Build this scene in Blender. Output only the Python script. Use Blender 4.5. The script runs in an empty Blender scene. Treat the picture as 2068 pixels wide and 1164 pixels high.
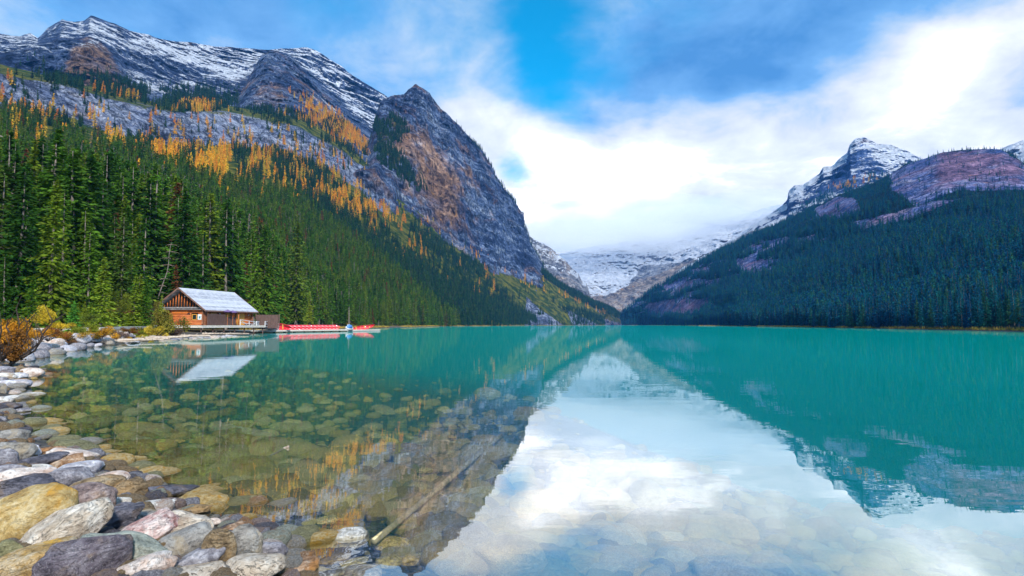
import bpy, bmesh, math, random
import numpy as np
from math import radians as R, sin, cos, pi
from mathutils import Vector, Matrix, Euler

scn = bpy.context.scene
COL = scn.collection
random.seed(7)
RNG = np.random.default_rng(11)

# ------------------------------------------------------------------ camera
CAM_Z, LENS, PITCH = 1.7, 20.0, 3.7
FPX = 2068 * LENS / 36.0
cam_data = bpy.data.cameras.new('camera')
cam = bpy.data.objects.new('camera', cam_data)
COL.objects.link(cam)
cam_data.lens = LENS
cam_data.sensor_width = 36
cam_data.clip_start, cam_data.clip_end = 0.1, 40000
cam.location = (0, 0, CAM_Z)
cam.rotation_euler = (R(90 + PITCH), 0, 0)
scn.camera = cam

# ------------------------------------------------------------------ render look
scn.view_settings.view_transform = 'Standard'
scn.view_settings.look = 'None'
scn.view_settings.exposure = 0.68
scn.view_settings.gamma = 1
scn.render.engine = 'CYCLES'
cy = scn.cycles
cy.use_denoising = True
cy.max_bounces = 7
cy.diffuse_bounces = 2
cy.glossy_bounces = 2
cy.transmission_bounces = 2
cy.volume_bounces = 4
cy.transparent_max_bounces = 10
cy.caustics_reflective = False
cy.caustics_refractive = False
cy.sample_clamp_indirect = 6

# ------------------------------------------------------------------ node helpers
class NT:
    def __init__(s, tree):
        s.t = tree; s.n = tree.nodes; s.l = tree.links
    def new(s, typ, **kw):
        nd = s.n.new(typ)
        for k, v in kw.items(): setattr(nd, k, v)
        return nd
    def put(s, sock, v):
        if v is None: return
        if isinstance(v, bpy.types.NodeSocket): s.l.new(v, sock)
        else:
            if hasattr(sock.default_value, '__len__') and not hasattr(v, '__len__'):
                v = [v] * len(sock.default_value)
            if hasattr(v, '__len__') and len(sock.default_value) == 4 and len(v) == 3: v = (*v, 1)
            sock.default_value = v
    def m(s, op, a, b=None, c=None, clamp=False):
        nd = s.new('ShaderNodeMath', operation=op); nd.use_clamp = clamp
        for i, v in enumerate((a, b, c)): s.put(nd.inputs[i], v)
        return nd.outputs[0]
    def vm(s, op, a, b=None, sc=None):
        nd = s.new('ShaderNodeVectorMath', operation=op)
        s.put(nd.inputs[0], a); s.put(nd.inputs[1], b)
        if sc is not None: s.put(nd.inputs[3], sc)
        return nd.outputs['Value'] if op in ('LENGTH', 'DOT_PRODUCT') else nd.outputs[0]
    def mix(s, f, a, b, blend='MIX'):
        nd = s.new('ShaderNodeMix', data_type='RGBA', blend_type=blend)
        s.put(nd.inputs[0], f); s.put(nd.inputs[6], a); s.put(nd.inputs[7], b)
        return nd.outputs[2]
    def noise(s, vec, scale, detail=4, rough=.5, dist=0, out=0):
        nd = s.new('ShaderNodeTexNoise')
        s.put(nd.inputs['Vector'], vec); s.put(nd.inputs['Scale'], scale)
        nd.inputs['Detail'].default_value = detail; nd.inputs['Roughness'].default_value = rough
        nd.inputs['Distortion'].default_value = dist
        return nd.outputs[out]
    def ss(s, x, lo, hi, a=0.0, b=1.0):
        nd = s.new('ShaderNodeMapRange', interpolation_type='SMOOTHSTEP')
        s.put(nd.inputs[0], x); s.put(nd.inputs[1], lo); s.put(nd.inputs[2], hi)
        s.put(nd.inputs[3], a); s.put(nd.inputs[4], b)
        return nd.outputs[0]
    def sep(s, v):
        nd = s.new('ShaderNodeSeparateXYZ'); s.put(nd.inputs[0], v); return nd.outputs
    def comb(s, x, y, z):
        nd = s.new('ShaderNodeCombineXYZ')
        for i, v in enumerate((x, y, z)): s.put(nd.inputs[i], v)
        return nd.outputs[0]
    def scale3(s, v, sx, sy, sz):
        return s.vm('MULTIPLY', v, (sx, sy, sz))
    def ramp(s, x, stops):
        nd = s.new('ShaderNodeValToRGB'); s.put(nd.inputs[0], x)
        e = nd.color_ramp.elements
        while len(e) < len(stops): e.new(0.5)
        for el, (p, c) in zip(e, stops): el.position = p; el.color = (*c, 1)
        return nd.outputs[0]
    def bump(s, h, strength, dist):
        nd = s.new('ShaderNodeBump'); nd.inputs['Strength'].default_value = strength
        nd.inputs['Distance'].default_value = dist; s.put(nd.inputs['Height'], h)
        return nd.outputs[0]
    def attr(s, name, out='Color'):
        return s.new('ShaderNodeAttribute', attribute_name=name).outputs[out]
    def pos(s): return s.new('ShaderNodeNewGeometry').outputs['Position']
    def obj(s): return s.new('ShaderNodeTexCoord').outputs['Object']
    def rnd(s): return s.new('ShaderNodeObjectInfo').outputs['Random']

def material(name):
    m = bpy.data.materials.new(name); m.use_nodes = True
    nt = NT(m.node_tree); nt.n.clear()
    out = nt.new('ShaderNodeOutputMaterial')
    b = nt.new('ShaderNodeBsdfPrincipled')
    nt.l.new(b.outputs[0], out.inputs[0])
    return m, nt, b, out

def setm(nt, b, col=None, rough=None, normal=None, metal=None, spec=None):
    if col is not None: nt.put(b.inputs['Base Color'], col)
    if rough is not None: nt.put(b.inputs['Roughness'], rough)
    if normal is not None: nt.put(b.inputs['Normal'], normal)
    if metal is not None: nt.put(b.inputs['Metallic'], metal)
    if spec is not None: nt.put(b.inputs['Specular IOR Level'], spec)

# ------------------------------------------------------------------ geometry of the view: pixel (of the 2068 x 1164 photo) -> direction
TH = R(PITCH)
def ray(px, py):
    px = np.asarray(px, float); py = np.asarray(py, float)
    a = (px - 1034) / FPX; b = (582 - py) / FPX
    return a, np.cos(TH) - b * np.sin(TH), b * np.cos(TH) + np.sin(TH)
def az_el(px, py):                      # azimuth from +Y and slope T = rise per metre of horizontal distance
    x, y, z = ray(px, py)
    return np.arctan2(x, y), z / np.hypot(x, y)
def project(x, y, z):
    d = y * np.cos(TH) + (z - CAM_Z) * np.sin(TH)
    u = -y * np.sin(TH) + (z - CAM_Z) * np.cos(TH)
    d = np.maximum(d, 1e-3)
    return 1034 + FPX * x / d, 582 - FPX * u / d
def on_plane(px, py, z=0.0):
    x, y, dz = ray(px, py)
    t = (z - CAM_Z) / dz
    return x * t, y * t
def at_dist(px, D):                     # ground position at horizontal distance D on that column
    a, _ = az_el(px, 657.0)
    return np.sin(a) * D, np.cos(a) * D

# ------------------------------------------------------------------ world
SUN_EL, SUN_AZ = 36.0, 157.0            # azimuth clockwise from +Y
world = bpy.data.worlds.new('World'); scn.world = world; world.use_nodes = True
w = NT(world.node_tree); w.n.clear()
wout = w.new('ShaderNodeOutputWorld'); bg = w.new('ShaderNodeBackground')
w.l.new(bg.outputs[0], wout.inputs[0])
sky = w.new('ShaderNodeTexSky', sky_type='NISHITA'); sky.sun_disc = False
sky.sun_elevation = R(SUN_EL); sky.sun_rotation = R(SUN_AZ)
sky.altitude = 1700; sky.air_density = 1.0; sky.dust_density = 0.3; sky.ozone_density = 3.0
hs = w.new('ShaderNodeHueSaturation'); hs.inputs['Saturation'].default_value = 1.75; hs.inputs['Value'].default_value = 1.6; hs.inputs['Hue'].default_value = .475
w.l.new(sky.outputs[0], hs.inputs['Color'])
dvec = w.new('ShaderNodeTexCoord').outputs['Generated']
dx, dy, dz = w.sep(dvec)
dza = w.m('ABSOLUTE', dz)
flat = w.comb(w.m('DIVIDE', dx, w.m('ADD', dza, .22)), w.m('DIVIDE', dy, w.m('ADD', dza, .22)), 0)
warp = w.noise(flat, 1.3, 5, .55, out=1)
wx, wy, wz = w.sep(warp)
fine = w.noise(flat, 2.2, 10, .58, .3)
det = w.noise(w.vm('ADD', flat, (9, 1, 0)), 3.6, 10, .6, .25)
big = w.noise(w.vm('ADD', flat, (4.1, 2.3, 0)), .9, 6, .55, .6)
az = w.m('ADD', w.m('ARCTAN2', dx, dy), w.m('MULTIPLY', w.m('SUBTRACT', wx, .5), .24))
el = w.m('ADD', w.m('ARCSINE', dza), w.m('MULTIPLY', w.m('SUBTRACT', wy, .5), .16))
def blob(px, py, rx, ry, amp):
    a, T = az_el(px, py)
    e = math.atan(float(T)); a = float(a)
    ra, re = rx / FPX * math.cos(a), ry / FPX * math.cos(a)
    u = w.m('POWER', w.m('DIVIDE', w.m('SUBTRACT', az, a), ra), 2)
    v = w.m('POWER', w.m('DIVIDE', w.m('SUBTRACT', el, e), re), 2)
    return w.m('MULTIPLY', w.m('POWER', 2.718, w.m('MULTIPLY', w.m('ADD', u, v), -1)), amp)
def total(base, blobs):
    s = base
    for b in blobs: s = w.m('ADD', s, blob(*b))
    return s
cover = total(w.m('ADD', .60, w.m('MULTIPLY', w.m('SUBTRACT', fine, .5), 2.2)), [
    (1100, 110, 95, 190, -.80), (1045, 365, 45, 28, -.8), (1200, 50, 60, 70, -.3), (1900, 40, 90, 30, -.45), (650, 0, 130, 60, -.25),
    (1350, 360, 420, 150, 1.0), (1000, 270, 110, 45, .5), (1000, 560, 400, 120, .8), (1850, 170, 400, 200, 1.0), (1500, 120, 220, 130, .5), (200, 20, 450, 120, .35), (800, 120, 150, 120, .1), (1250, 500, 500, 130, .5)])
cover = w.ss(cover, .0, 1.0)
bright = total(w.m('ADD', w.m('ADD', .42, w.m('MULTIPLY', w.m('SUBTRACT', big, .5), 1.0)), w.m('MULTIPLY', w.m('SUBTRACT', det, .5), 1.0)), [
    (1240, 310, 170, 90, .48), (1850, 115, 160, 80, .44), (1500, 340, 480, 150, .22), (1080, 430, 200, 100, .20), (1250, 560, 500, 120, .13), (1000, 270, 120, 50, .30), (1900, 260, 300, 120, .12),
    (1480, 100, 300, 85, -.50), (1950, 20, 120, 40, -.2), (300, 0, 420, 110, -.22), (700, 100, 200, 130, -.06)])
ccol = w.ramp(bright, [(0.0, (.06, .20, .44)), (.28, (.14, .32, .58)), (.46, (.34, .46, .60)), (.62, (.57, .60, .62)), (.80, (.74, .76, .78)), (1.0, (1.3, 1.3, 1.3))])
ccol = w.vm('SCALE', ccol, sc=10.0)
w.put(bg.inputs[0], w.mix(cover, hs.outputs[0], ccol))
bg.inputs[1].default_value = 0.10
world.cycles.sampling_method = 'MANUAL'; world.cycles.sample_map_resolution = 512

# ------------------------------------------------------------------ sun
sd = bpy.data.lights.new('sun', 'SUN'); sd.energy = 3.6; sd.angle = R(6); sd.color = (1, .95, .86)
sun = bpy.data.objects.new('sun', sd); COL.objects.link(sun)
sv = Vector((sin(R(SUN_AZ)) * cos(R(SUN_EL)), cos(R(SUN_AZ)) * cos(R(SUN_EL)), sin(R(SUN_EL))))
sun.rotation_euler = sv.to_track_quat('Z', 'Y').to_euler()
sun.location = sv * 50

# ------------------------------------------------------------------ tagging and building
def tag(o, label=None, cat=None, group=None, kind=None):
    if label: o['label'] = label
    if cat: o['category'] = cat
    if group: o['group'] = group
    if kind: o['kind'] = kind
    return o
def link(o, parent=None):
    COL.objects.link(o)
    if parent is not None: o.parent = parent
    return o
def empty(name, loc=(0, 0, 0), rz=0.0, rot=None):
    o = bpy.data.objects.new(name, None); COL.objects.link(o)
    o.empty_display_size = .2
    o.location = loc; o.rotation_euler = rot if rot else (0, 0, rz)
    return o
def mesh_np(name, V, F, mats, smooth=False, midx=None):
    """F: list of (n,k) int arrays"""
    me = bpy.data.meshes.new(name)
    V = np.ascontiguousarray(V, dtype=np.float32)
    F = [np.asarray(f, dtype=np.int32) for f in (F if isinstance(F, list) else [F]) if len(f)]
    me.vertices.add(len(V)); me.vertices.foreach_set('co', V.ravel())
    nl = sum(f.size for f in F); nf = sum(len(f) for f in F)
    me.loops.add(nl); me.polygons.add(nf)
    me.loops.foreach_set('vertex_index', np.concatenate([f.ravel() for f in F]))
    tot = np.concatenate([np.full(len(f), f.shape[1], np.int32) for f in F])
    st = np.zeros(nf, np.int32); st[1:] = np.cumsum(tot)[:-1]
    me.polygons.foreach_set('loop_start', st); me.polygons.foreach_set('loop_total', tot)
    if midx is not None: me.polygons.foreach_set('material_index', np.asarray(midx, np.int32))
    me.polygons.foreach_set('use_smooth', np.full(nf, bool(smooth)))
    me.update(calc_edges=True); me.validate()
    for m_ in (mats if isinstance(mats, (list, tuple)) else [mats]): me.materials.append(m_)
    return me
def obj_np(name, V, F, mats, parent=None, smooth=False, midx=None):
    return link(bpy.data.objects.new(name, mesh_np(name, V, F, mats, smooth, midx)), parent)
def color_attr(me, name, arr):
    a = me.color_attributes.new(name, 'FLOAT_COLOR', 'POINT')
    c = np.ones((len(me.vertices), 4), np.float32); c[:, :arr.shape[1]] = arr
    a.data.foreach_set('color', c.ravel())

class MB:
    """collects simple solids into one mesh"""
    def __init__(s): s.V = []; s.F = {}; s.n = 0
    def add(s, V, F):
        V = np.asarray(V, float)
        for f in F:
            s.F.setdefault(len(f), []).append([i + s.n for i in f])
        s.V.append(V); s.n += len(V)
    def box(s, c, size, rz=0, rot=None, bev=0):
        bm = bmesh.new(); bmesh.ops.create_cube(bm, size=1)
        for v in bm.verts: v.co = Vector((v.co.x * size[0], v.co.y * size[1], v.co.z * size[2]))
        if bev: bmesh.ops.bevel(bm, geom=list(bm.edges), offset=bev, segments=1, affect='EDGES')
        M = (rot if rot is not None else Matrix.Rotation(rz, 3, 'Z'))
        s.bm(bm, M, c); return s
    def bm(s, bm, M, c):
        bm.verts.index_update()
        V = [tuple(M @ v.co + Vector(c)) for v in bm.verts]
        s.add(V, [[v.index for v in f.verts] for f in bm.faces]); bm.free()
    def tube(s, pts, rad, seg=8, cap=True):
        pts = [Vector(p) for p in pts]; n = len(pts)
        if not hasattr(rad, '__len__'): rad = [rad] * n
        V = []; F = []
        for i, p in enumerate(pts):
            d = (pts[min(i + 1, n - 1)] - pts[max(i - 1, 0)]).normalized()
            u = d.cross(Vector((0, 0, 1)) if abs(d.z) < .9 else Vector((1, 0, 0))).normalized(); v = d.cross(u)
            for k in range(seg):
                a = 2 * pi * k / seg; V.append(tuple(p + (u * cos(a) + v * sin(a)) * rad[i]))
        for i in range(n - 1):
            for k in range(seg):
                k2 = (k + 1) % seg
                F.append([i * seg + k, i * seg + k2, (i + 1) * seg + k2, (i + 1) * seg + k])
        if cap: F.append(list(range(seg))[::-1]); F.append([(n - 1) * seg + k for k in range(seg)])
        s.add(V, F); return s
    def prism(s, poly, axis_pts):
        """poly: list of 3D points (planar), extruded by vector"""
        e = Vector(axis_pts); n = len(poly)
        V = [tuple(Vector(p)) for p in poly] + [tuple(Vector(p) + e) for p in poly]
        F = [list(range(n))[::-1], [n + i for i in range(n)]] + [[i, (i + 1) % n, n + (i + 1) % n, n + i] for i in range(n)]
        s.add(V, F); return s
    def build(s, name, mat, parent=None, smooth=False):
        F = [np.array(v, int) for v in s.F.values() if len(v)]
        return obj_np(name, np.concatenate(s.V), F, mat, parent, smooth)

# ------------------------------------------------------------------ noise for the terrain
_perm = np.random.default_rng(5).random((64, 64, 64)).astype(np.float32)
def vnoise(x, y, z):
    xi = np.floor(x).astype(int); yi = np.floor(y).astype(int); zi = np.floor(z).astype(int)
    fx, fy, fz = x - xi, y - yi, z - zi
    fx, fy, fz = [f * f * f * (f * (f * 6 - 15) + 10) for f in (fx, fy, fz)]
    r = 0
    for a in (0, 1):
        for b in (0, 1):
            for c in (0, 1):
                wgt = (fx if a else 1 - fx) * (fy if b else 1 - fy) * (fz if c else 1 - fz)
                r = r + wgt * _perm[(xi + a) & 63, (yi + b) & 63, (zi + c) & 63]
    return r
def fbm(x, y, z, oct=5, gain=.5, ridged=False):
    x, y, z = np.broadcast_arrays(np.asarray(x, float), np.asarray(y, float), np.asarray(z, float))
    s = 0; a = 1; t = 0
    for o in range(oct):
        n = vnoise(x * 2 ** o + 17.3 * o, y * 2 ** o + 5.1 * o, z * 2 ** o + 9.7 * o)
        if ridged: n = 1 - np.abs(2 * n - 1)
        s = s + a * n; t += a; a *= gain
    return s / t
def sstep(x, a, b):
    t = np.clip((x - a) / (b - a), 0, 1); return t * t * (3 - 2 * t)

# ------------------------------------------------------------------ ground and lake bed near the camera
SHORE_PX = [(640, 1150), (600, 1110), (540, 1075), (430, 1040), (350, 1012), (290, 975), (205, 940), (130, 905),
            (75, 882), (45, 850), (28, 800), (55, 770), (92, 748), (45, 738), (20, 731), (60, 722), (120, 712), (165, 705), (250, 694),
            (330, 685), (420, 679), (500, 676), (540, 671), (640, 666), (780, 662.5)]
SHORE = [(30.0, -8.0), (6.0, 0.4), (1.6, 1.9), (-.6, 2.9), (-1.2, 3.3)]
for p in SHORE_PX[1:]:
    SHORE.append(tuple(float(v) for v in on_plane(*p)))
for px, D in [(900, 640), (1000, 900), (1070, 1190), (1160, 1500), (1240, 1950), (1300, 1900), (1380, 1300), (1500, 640), (1650, 390), (1760, 300), (1900, 235), (2068, 190), (2300, 150), (2600, 120)]:
    SHORE.append(tuple(float(v) for v in at_dist(px, D)))
SHORE = np.array(SHORE)
LAKE = np.vstack([SHORE, [(60, 20), (60, -8)]])   # polygon: water inside
def signed_dist(x, y):
    """positive on land"""
    x = np.asarray(x, float); y = np.asarray(y, float)
    d2 = np.full(x.shape, 1e18); inside = np.zeros(x.shape, bool)
    P = LAKE; n = len(P)
    for i in range(n):
        ax, ay = P[i]; bx, by = P[(i + 1) % n]
        ex, ey = bx - ax, by - ay; L = ex * ex + ey * ey
        t = np.clip(((x - ax) * ex + (y - ay) * ey) / L, 0, 1)
        if i < len(SHORE) - 1:
            d2 = np.minimum(d2, (x - ax - t * ex) ** 2 + (y - ay - t * ey) ** 2)
        c = ((ay > y) != (by > y)) & (x < (bx - ax) * (y - ay) / (by - ay + 1e-12) + ax)
        inside ^= c
    d = np.sqrt(d2)
    return np.where(inside, -d, d)
def ground_z(x, y):
    x = np.asarray(x, float); y = np.asarray(y, float)
    s = signed_dist(x, y); r = np.hypot(x, y)
    land = .26 * (1 - np.exp(-np.maximum(s, 0) / .8)) + .035 * np.maximum(s, 0) * sstep(r, 8, 30)
    land = np.minimum(land, .26 + sstep(r, 15, 60) * 1.2 + np.maximum(s - 30, 0) * .03)
    q = np.maximum(-s, 0)
    bed = -.33 * (1 - np.exp(-q / 1.2)) - .022 * q - .09 * np.maximum(q - 10, 0)
    bed = bed * (1 + 2.6 * sstep(x, 0, 7) * sstep(q, .5, 4))
    bed = np.maximum(bed, -9)
    z = np.where(s > 0, land, bed)
    return z + (fbm(x * .8, y * .8, 0, 3) - .5) * .08 * np.clip(np.abs(s), 0, 1)

# polar sheet around the camera
def near_ground():
    na = 520
    ang = np.linspace(-pi, pi, na + 1)[:-1]
    rr = np.concatenate([[0.0], np.geomspace(.4, 2600, 330)])
    A, D = np.meshgrid(ang, rr)
    X = np.sin(A) * D; Y = np.cos(A) * D
    Z = ground_z(X, Y)
    far = sstep(D, 60, 200)
    s = signed_dist(X, Y)
    Z = np.where((s > 0) & (far > 0), np.minimum(Z, 1.5 * (1 - far) + .9 * far), Z)
    Z = Z - np.where(s > 60, (s - 60) * .05, 0) * far
    V = np.stack([X, Y, Z], -1).reshape(-1, 3)
    idx = np.arange(V.shape[0]).reshape(A.shape)
    a = idx[:-1, :]; b = np.roll(idx, -1, 1)[:-1, :]; c = np.roll(idx, -1, 1)[1:, :]; d = idx[1:, :]
    F = np.stack([a, d, c, b], -1).reshape(-1, 4)
    return V, F

M = {}
m, nt, b, _ = material('pebbly_ground'); M['ground'] = m
p = nt.pos(); px_, py_, pz_ = nt.sep(p)
vor = nt.new('ShaderNodeTexVoronoi'); vor.inputs['Scale'].default_value = 7; nt.put(vor.inputs['Vector'], nt.vm('ADD', p, nt.vm('SCALE', nt.noise(p, 3, 3, out=1), sc=.12)))
vor2 = nt.new('ShaderNodeTexVoronoi'); vor2.inputs['Scale'].default_value = 22; nt.put(vor2.inputs['Vector'], p)
peb = nt.mix(.5, vor.outputs['Color'], vor2.outputs['Color'])
pv = nt.sep(peb)[0]
under = nt.ramp(pv, [(.1, (.010, .009, .004)), (.4, (.025, .022, .010)), (.65, (.08, .07, .03)), (1, (.28, .24, .10))])
silt = nt.ss(nt.noise(p, .35, 4), .50, .66)
under = nt.mix(nt.m('MULTIPLY', silt, .6), under, (.16, .15, .07))
above = nt.ramp(pv, [(.1, (.015, .012, .01)), (.5, (.06, .05, .04)), (.9, (.14, .12, .10))])  # dry ground darkened: shade of the gaps between boulders put into its colour
soil = nt.ramp(nt.noise(p, .9, 6, .6), [(.3, (.09, .045, .015)), (.5, (.20, .12, .03)), (.62, (.16, .15, .03)), (.8, (.30, .20, .06))])
dist = nt.vm('LENGTH', p)
above = nt.mix(nt.m('MULTIPLY', nt.ss(pz_, .35, .8), nt.ss(dist, 14, 30)), above, soil)
col = nt.mix(nt.ss(pz_, -.02, .06), under, above)
d1 = nt.m('MULTIPLY', vor.outputs['Distance'], -1); d2_ = nt.m('MULTIPLY', vor2.outputs['Distance'], -.4)
setm(nt, b, col, nt.ss(pz_, -.02, .1, .35, .85), nt.bump(nt.m('ADD', d1, d2_), .8, .06))
gV, gF = near_ground()
ground = tag(obj_np('ground', gV, gF, M['ground'], smooth=True), kind='structure')

# ------------------------------------------------------------------ water: one closed body with a surface and a murky inside
m, nt, b, out = material('lake_water'); M['water'] = m
nt.n.remove(b)
p = nt.pos()
lw = nt.new('ShaderNodeLayerWeight'); lw.inputs['Blend'].default_value = .5
dd = nt.vm('LENGTH', p)
far_ = nt.ss(dd, 10, 400)
h1 = nt.noise(nt.scale3(p, .55, 1.6, 1), 1.0, 3, .5)
h2 = nt.noise(nt.scale3(p, .05, .22, 1), 1.0, 4, .6)
bp = nt.bump(nt.m('ADD', nt.m('MULTIPLY', h1, .35), nt.m('MULTIPLY', h2, .9)), .11, .05)
nt.l.new(bp, lw.inputs['Normal'])
fac = nt.m('MINIMUM', nt.ss(lw.outputs['Facing'], .56, .82, .40, .63), .64)
gl = nt.new('ShaderNodeBsdfGlossy'); gl.inputs['Roughness'].default_value = .0; gl.inputs['Color'].default_value = (1, 1, 1, 1)
nt.l.new(bp, gl.inputs['Normal'])
tr = nt.new('ShaderNodeBsdfTransparent')
mx = nt.new('ShaderNodeMixShader'); nt.put(mx.inputs[0], fac); nt.l.new(tr.outputs[0], mx.inputs[1]); nt.l.new(gl.outputs[0], mx.inputs[2])
nt.l.new(mx.outputs[0], out.inputs[0])
vs = nt.new('ShaderNodeVolumeScatter'); vs.inputs['Color'].default_value = (.0, .96, .93, 1); vs.inputs['Density'].default_value = .085
va = nt.new('ShaderNodeVolumeAbsorption'); va.inputs['Color'].default_value = (.0, .90, .86, 1); va.inputs['Density'].default_value = .13
ad = nt.new('ShaderNodeAddShader'); nt.l.new(vs.outputs[0], ad.inputs[0]); nt.l.new(va.outputs[0], ad.inputs[1])
nt.l.new(ad.outputs[0], out.inputs['Volume'])
water = MB().box((0, 1900, -7.5), (5600, 4000, 15)).build('water', M['water'])
tag(water, kind='structure')

# ------------------------------------------------------------------ mountains
def contour(pts, azs):
    P = np.array(pts, float)
    a, T = az_el(P[:, 0], P[:, 1])
    o = np.argsort(a)
    D = np.interp(azs, a[o], P[o, 2]); Tt = np.interp(azs, a[o], T[o])
    return D, Tt
def smooth1(v, k):
    if k < 2: return v
    ker = np.hanning(k + 2)[1:-1]; ker /= ker.sum()
    return np.convolve(np.pad(v, (k // 2, k - 1 - k // 2), mode='edge'), ker, 'valid')

def terrain(name, x0, x1, ncol, contours, rows, relief, jag, mat, masks, back=(1.35, .3), gully=None, ksm=9, ledge=None):
    """contours from the foot to the ridge, each a list of (px, py, distance); relief = (metres, wavelength, octaves) along the sight distance,
    relief height; returns dict with grids"""
    a0, _ = az_el(x0, 657); a1, _ = az_el(x1, 657)
    azs = np.linspace(float(a0), float(a1), ncol)
    Ds, Zs = [], []
    for i, c in enumerate(contours):
        D, T = contour(c, azs)
        D = smooth1(D, ksm * 3); T = smooth1(T, ksm if i < len(contours) - 1 else 3)
        Ds.append(D); Zs.append(T * D + CAM_Z)
    Dg, Zg, Tg = [], [], []
    for i in range(len(contours) - 1):
        n = rows[i]
        for k in range(n):
            t = k / n
            Dg.append(Ds[i] * (1 - t) + Ds[i + 1] * t); Zg.append(Zs[i] * (1 - t) + Zs[i + 1] * t); Tg.append(np.full(ncol, i + t))
    Dg.append(Ds[-1]); Zg.append(Zs[-1]); Tg.append(np.full(ncol, len(contours) - 1.0))
    nb = 14
    for k in range(1, nb + 1):
        t = k / nb
        Dg.append(Ds[-1] * (1 + (back[0] - 1) * t)); Zg.append(Zs[-1] * (1 - (1 - back[1]) * t ** 1.3)); Tg.append(np.full(ncol, len(contours) - 1 + t))
    D = np.array(Dg); Z = np.array(Zg); T = np.array(Tg)
    A = np.broadcast_to(azs, D.shape)
    X = np.sin(A) * D; Y = np.cos(A) * D
    pxg, pyg = project(X, Y, Z)
    amp, wl, oc = relief
    u = A * D.mean()
    edge = sstep(T, 0, .5)
    if gully is None: gully = .45
    n1 = fbm(u / wl, Z / wl * gully, D / wl * .3, oc, .52, True)
    n2 = fbm(u / wl * 3 + 50, Z / wl * 3 * gully * 1.6, D / wl, 4, .55)
    n3 = fbm(u / wl * 9 + 20, Z / wl * 9 * gully * 1.6, D / wl * 2, 4, .6, True)
    s = (n1 - .55) * 2 + (n2 - .5) * 1.0 + (n3 - .55) * .28
    D2 = D - amp * s * edge
    if ledge:
        lz = (Z + ledge[2] * D * np.sin(A)) / ledge[1] + (fbm(u / 150, Z / 150, 7, 4) - .5) * 3
        lh = vnoise(u * .002, lz, 0 * lz) ; lf = lz - np.floor(lz)
        D2 = D2 + ledge[0] * (sstep(lf, .0, .35) - lf) * (.5 + lh) * edge
    Tn = (Z - CAM_Z) / D
    jn = (fbm(u / jag[1], Z / jag[1], 3.3, 5, .6) - .5) * 2 * jag[0] / np.maximum(D, 1)
    Tn = Tn + jn * edge
    Z2 = Tn * D2 + CAM_Z
    X = np.sin(A) * D2; Y = np.cos(A) * D2
    V = np.stack([X, Y, Z2], -1).reshape(-1, 3)
    idx = np.arange(V.shape[0]).reshape(D.shape)
    F = np.stack([idx[:-1, :-1], idx[:-1, 1:], idx[1:, 1:], idx[1:, :-1]], -1).reshape(-1, 4)
    o = obj_np(name, V, F, mat, smooth=True)
    tag(o, kind='structure')
    mk = masks(pxg, pyg, T, X, Y, Z2)
    color_attr(o.data, 'mask', mk.reshape(-1, mk.shape[-1]))
    return dict(V=V, shape=D.shape, px=pxg, py=pyg, T=T, X=X, Y=Y, Z=Z2, mask=mk, azs=azs)

def inpoly(px, py, poly, soft=8.0):
    """1 inside, falling off over soft pixels"""
    d2 = np.full(px.shape, 1e12); ins = np.zeros(px.shape, bool)
    for i in range(len(poly)):
        ax, ay = poly[i]; bx, by = poly[(i + 1) % len(poly)]
        ex, ey = bx - ax, by - ay; L = ex * ex + ey * ey + 1e-9
        t = np.clip(((px - ax) * ex + (py - ay) * ey) / L, 0, 1)
        d2 = np.minimum(d2, (px - ax - t * ex) ** 2 + (py - ay - t * ey) ** 2)
        ins ^= ((ay > py) != (by > py)) & (px < (bx - ax) * (py - ay) / (by - ay + 1e-12) + ax)
    d = np.sqrt(d2) * np.where(ins, 1, -1)
    return sstep(d, -soft, soft)
def above_line(px, py, line, soft=8.0):
    L = np.array(line, float)
    return sstep(np.interp(px, L[:, 0], L[:, 1]) - py, -soft, soft)

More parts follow.
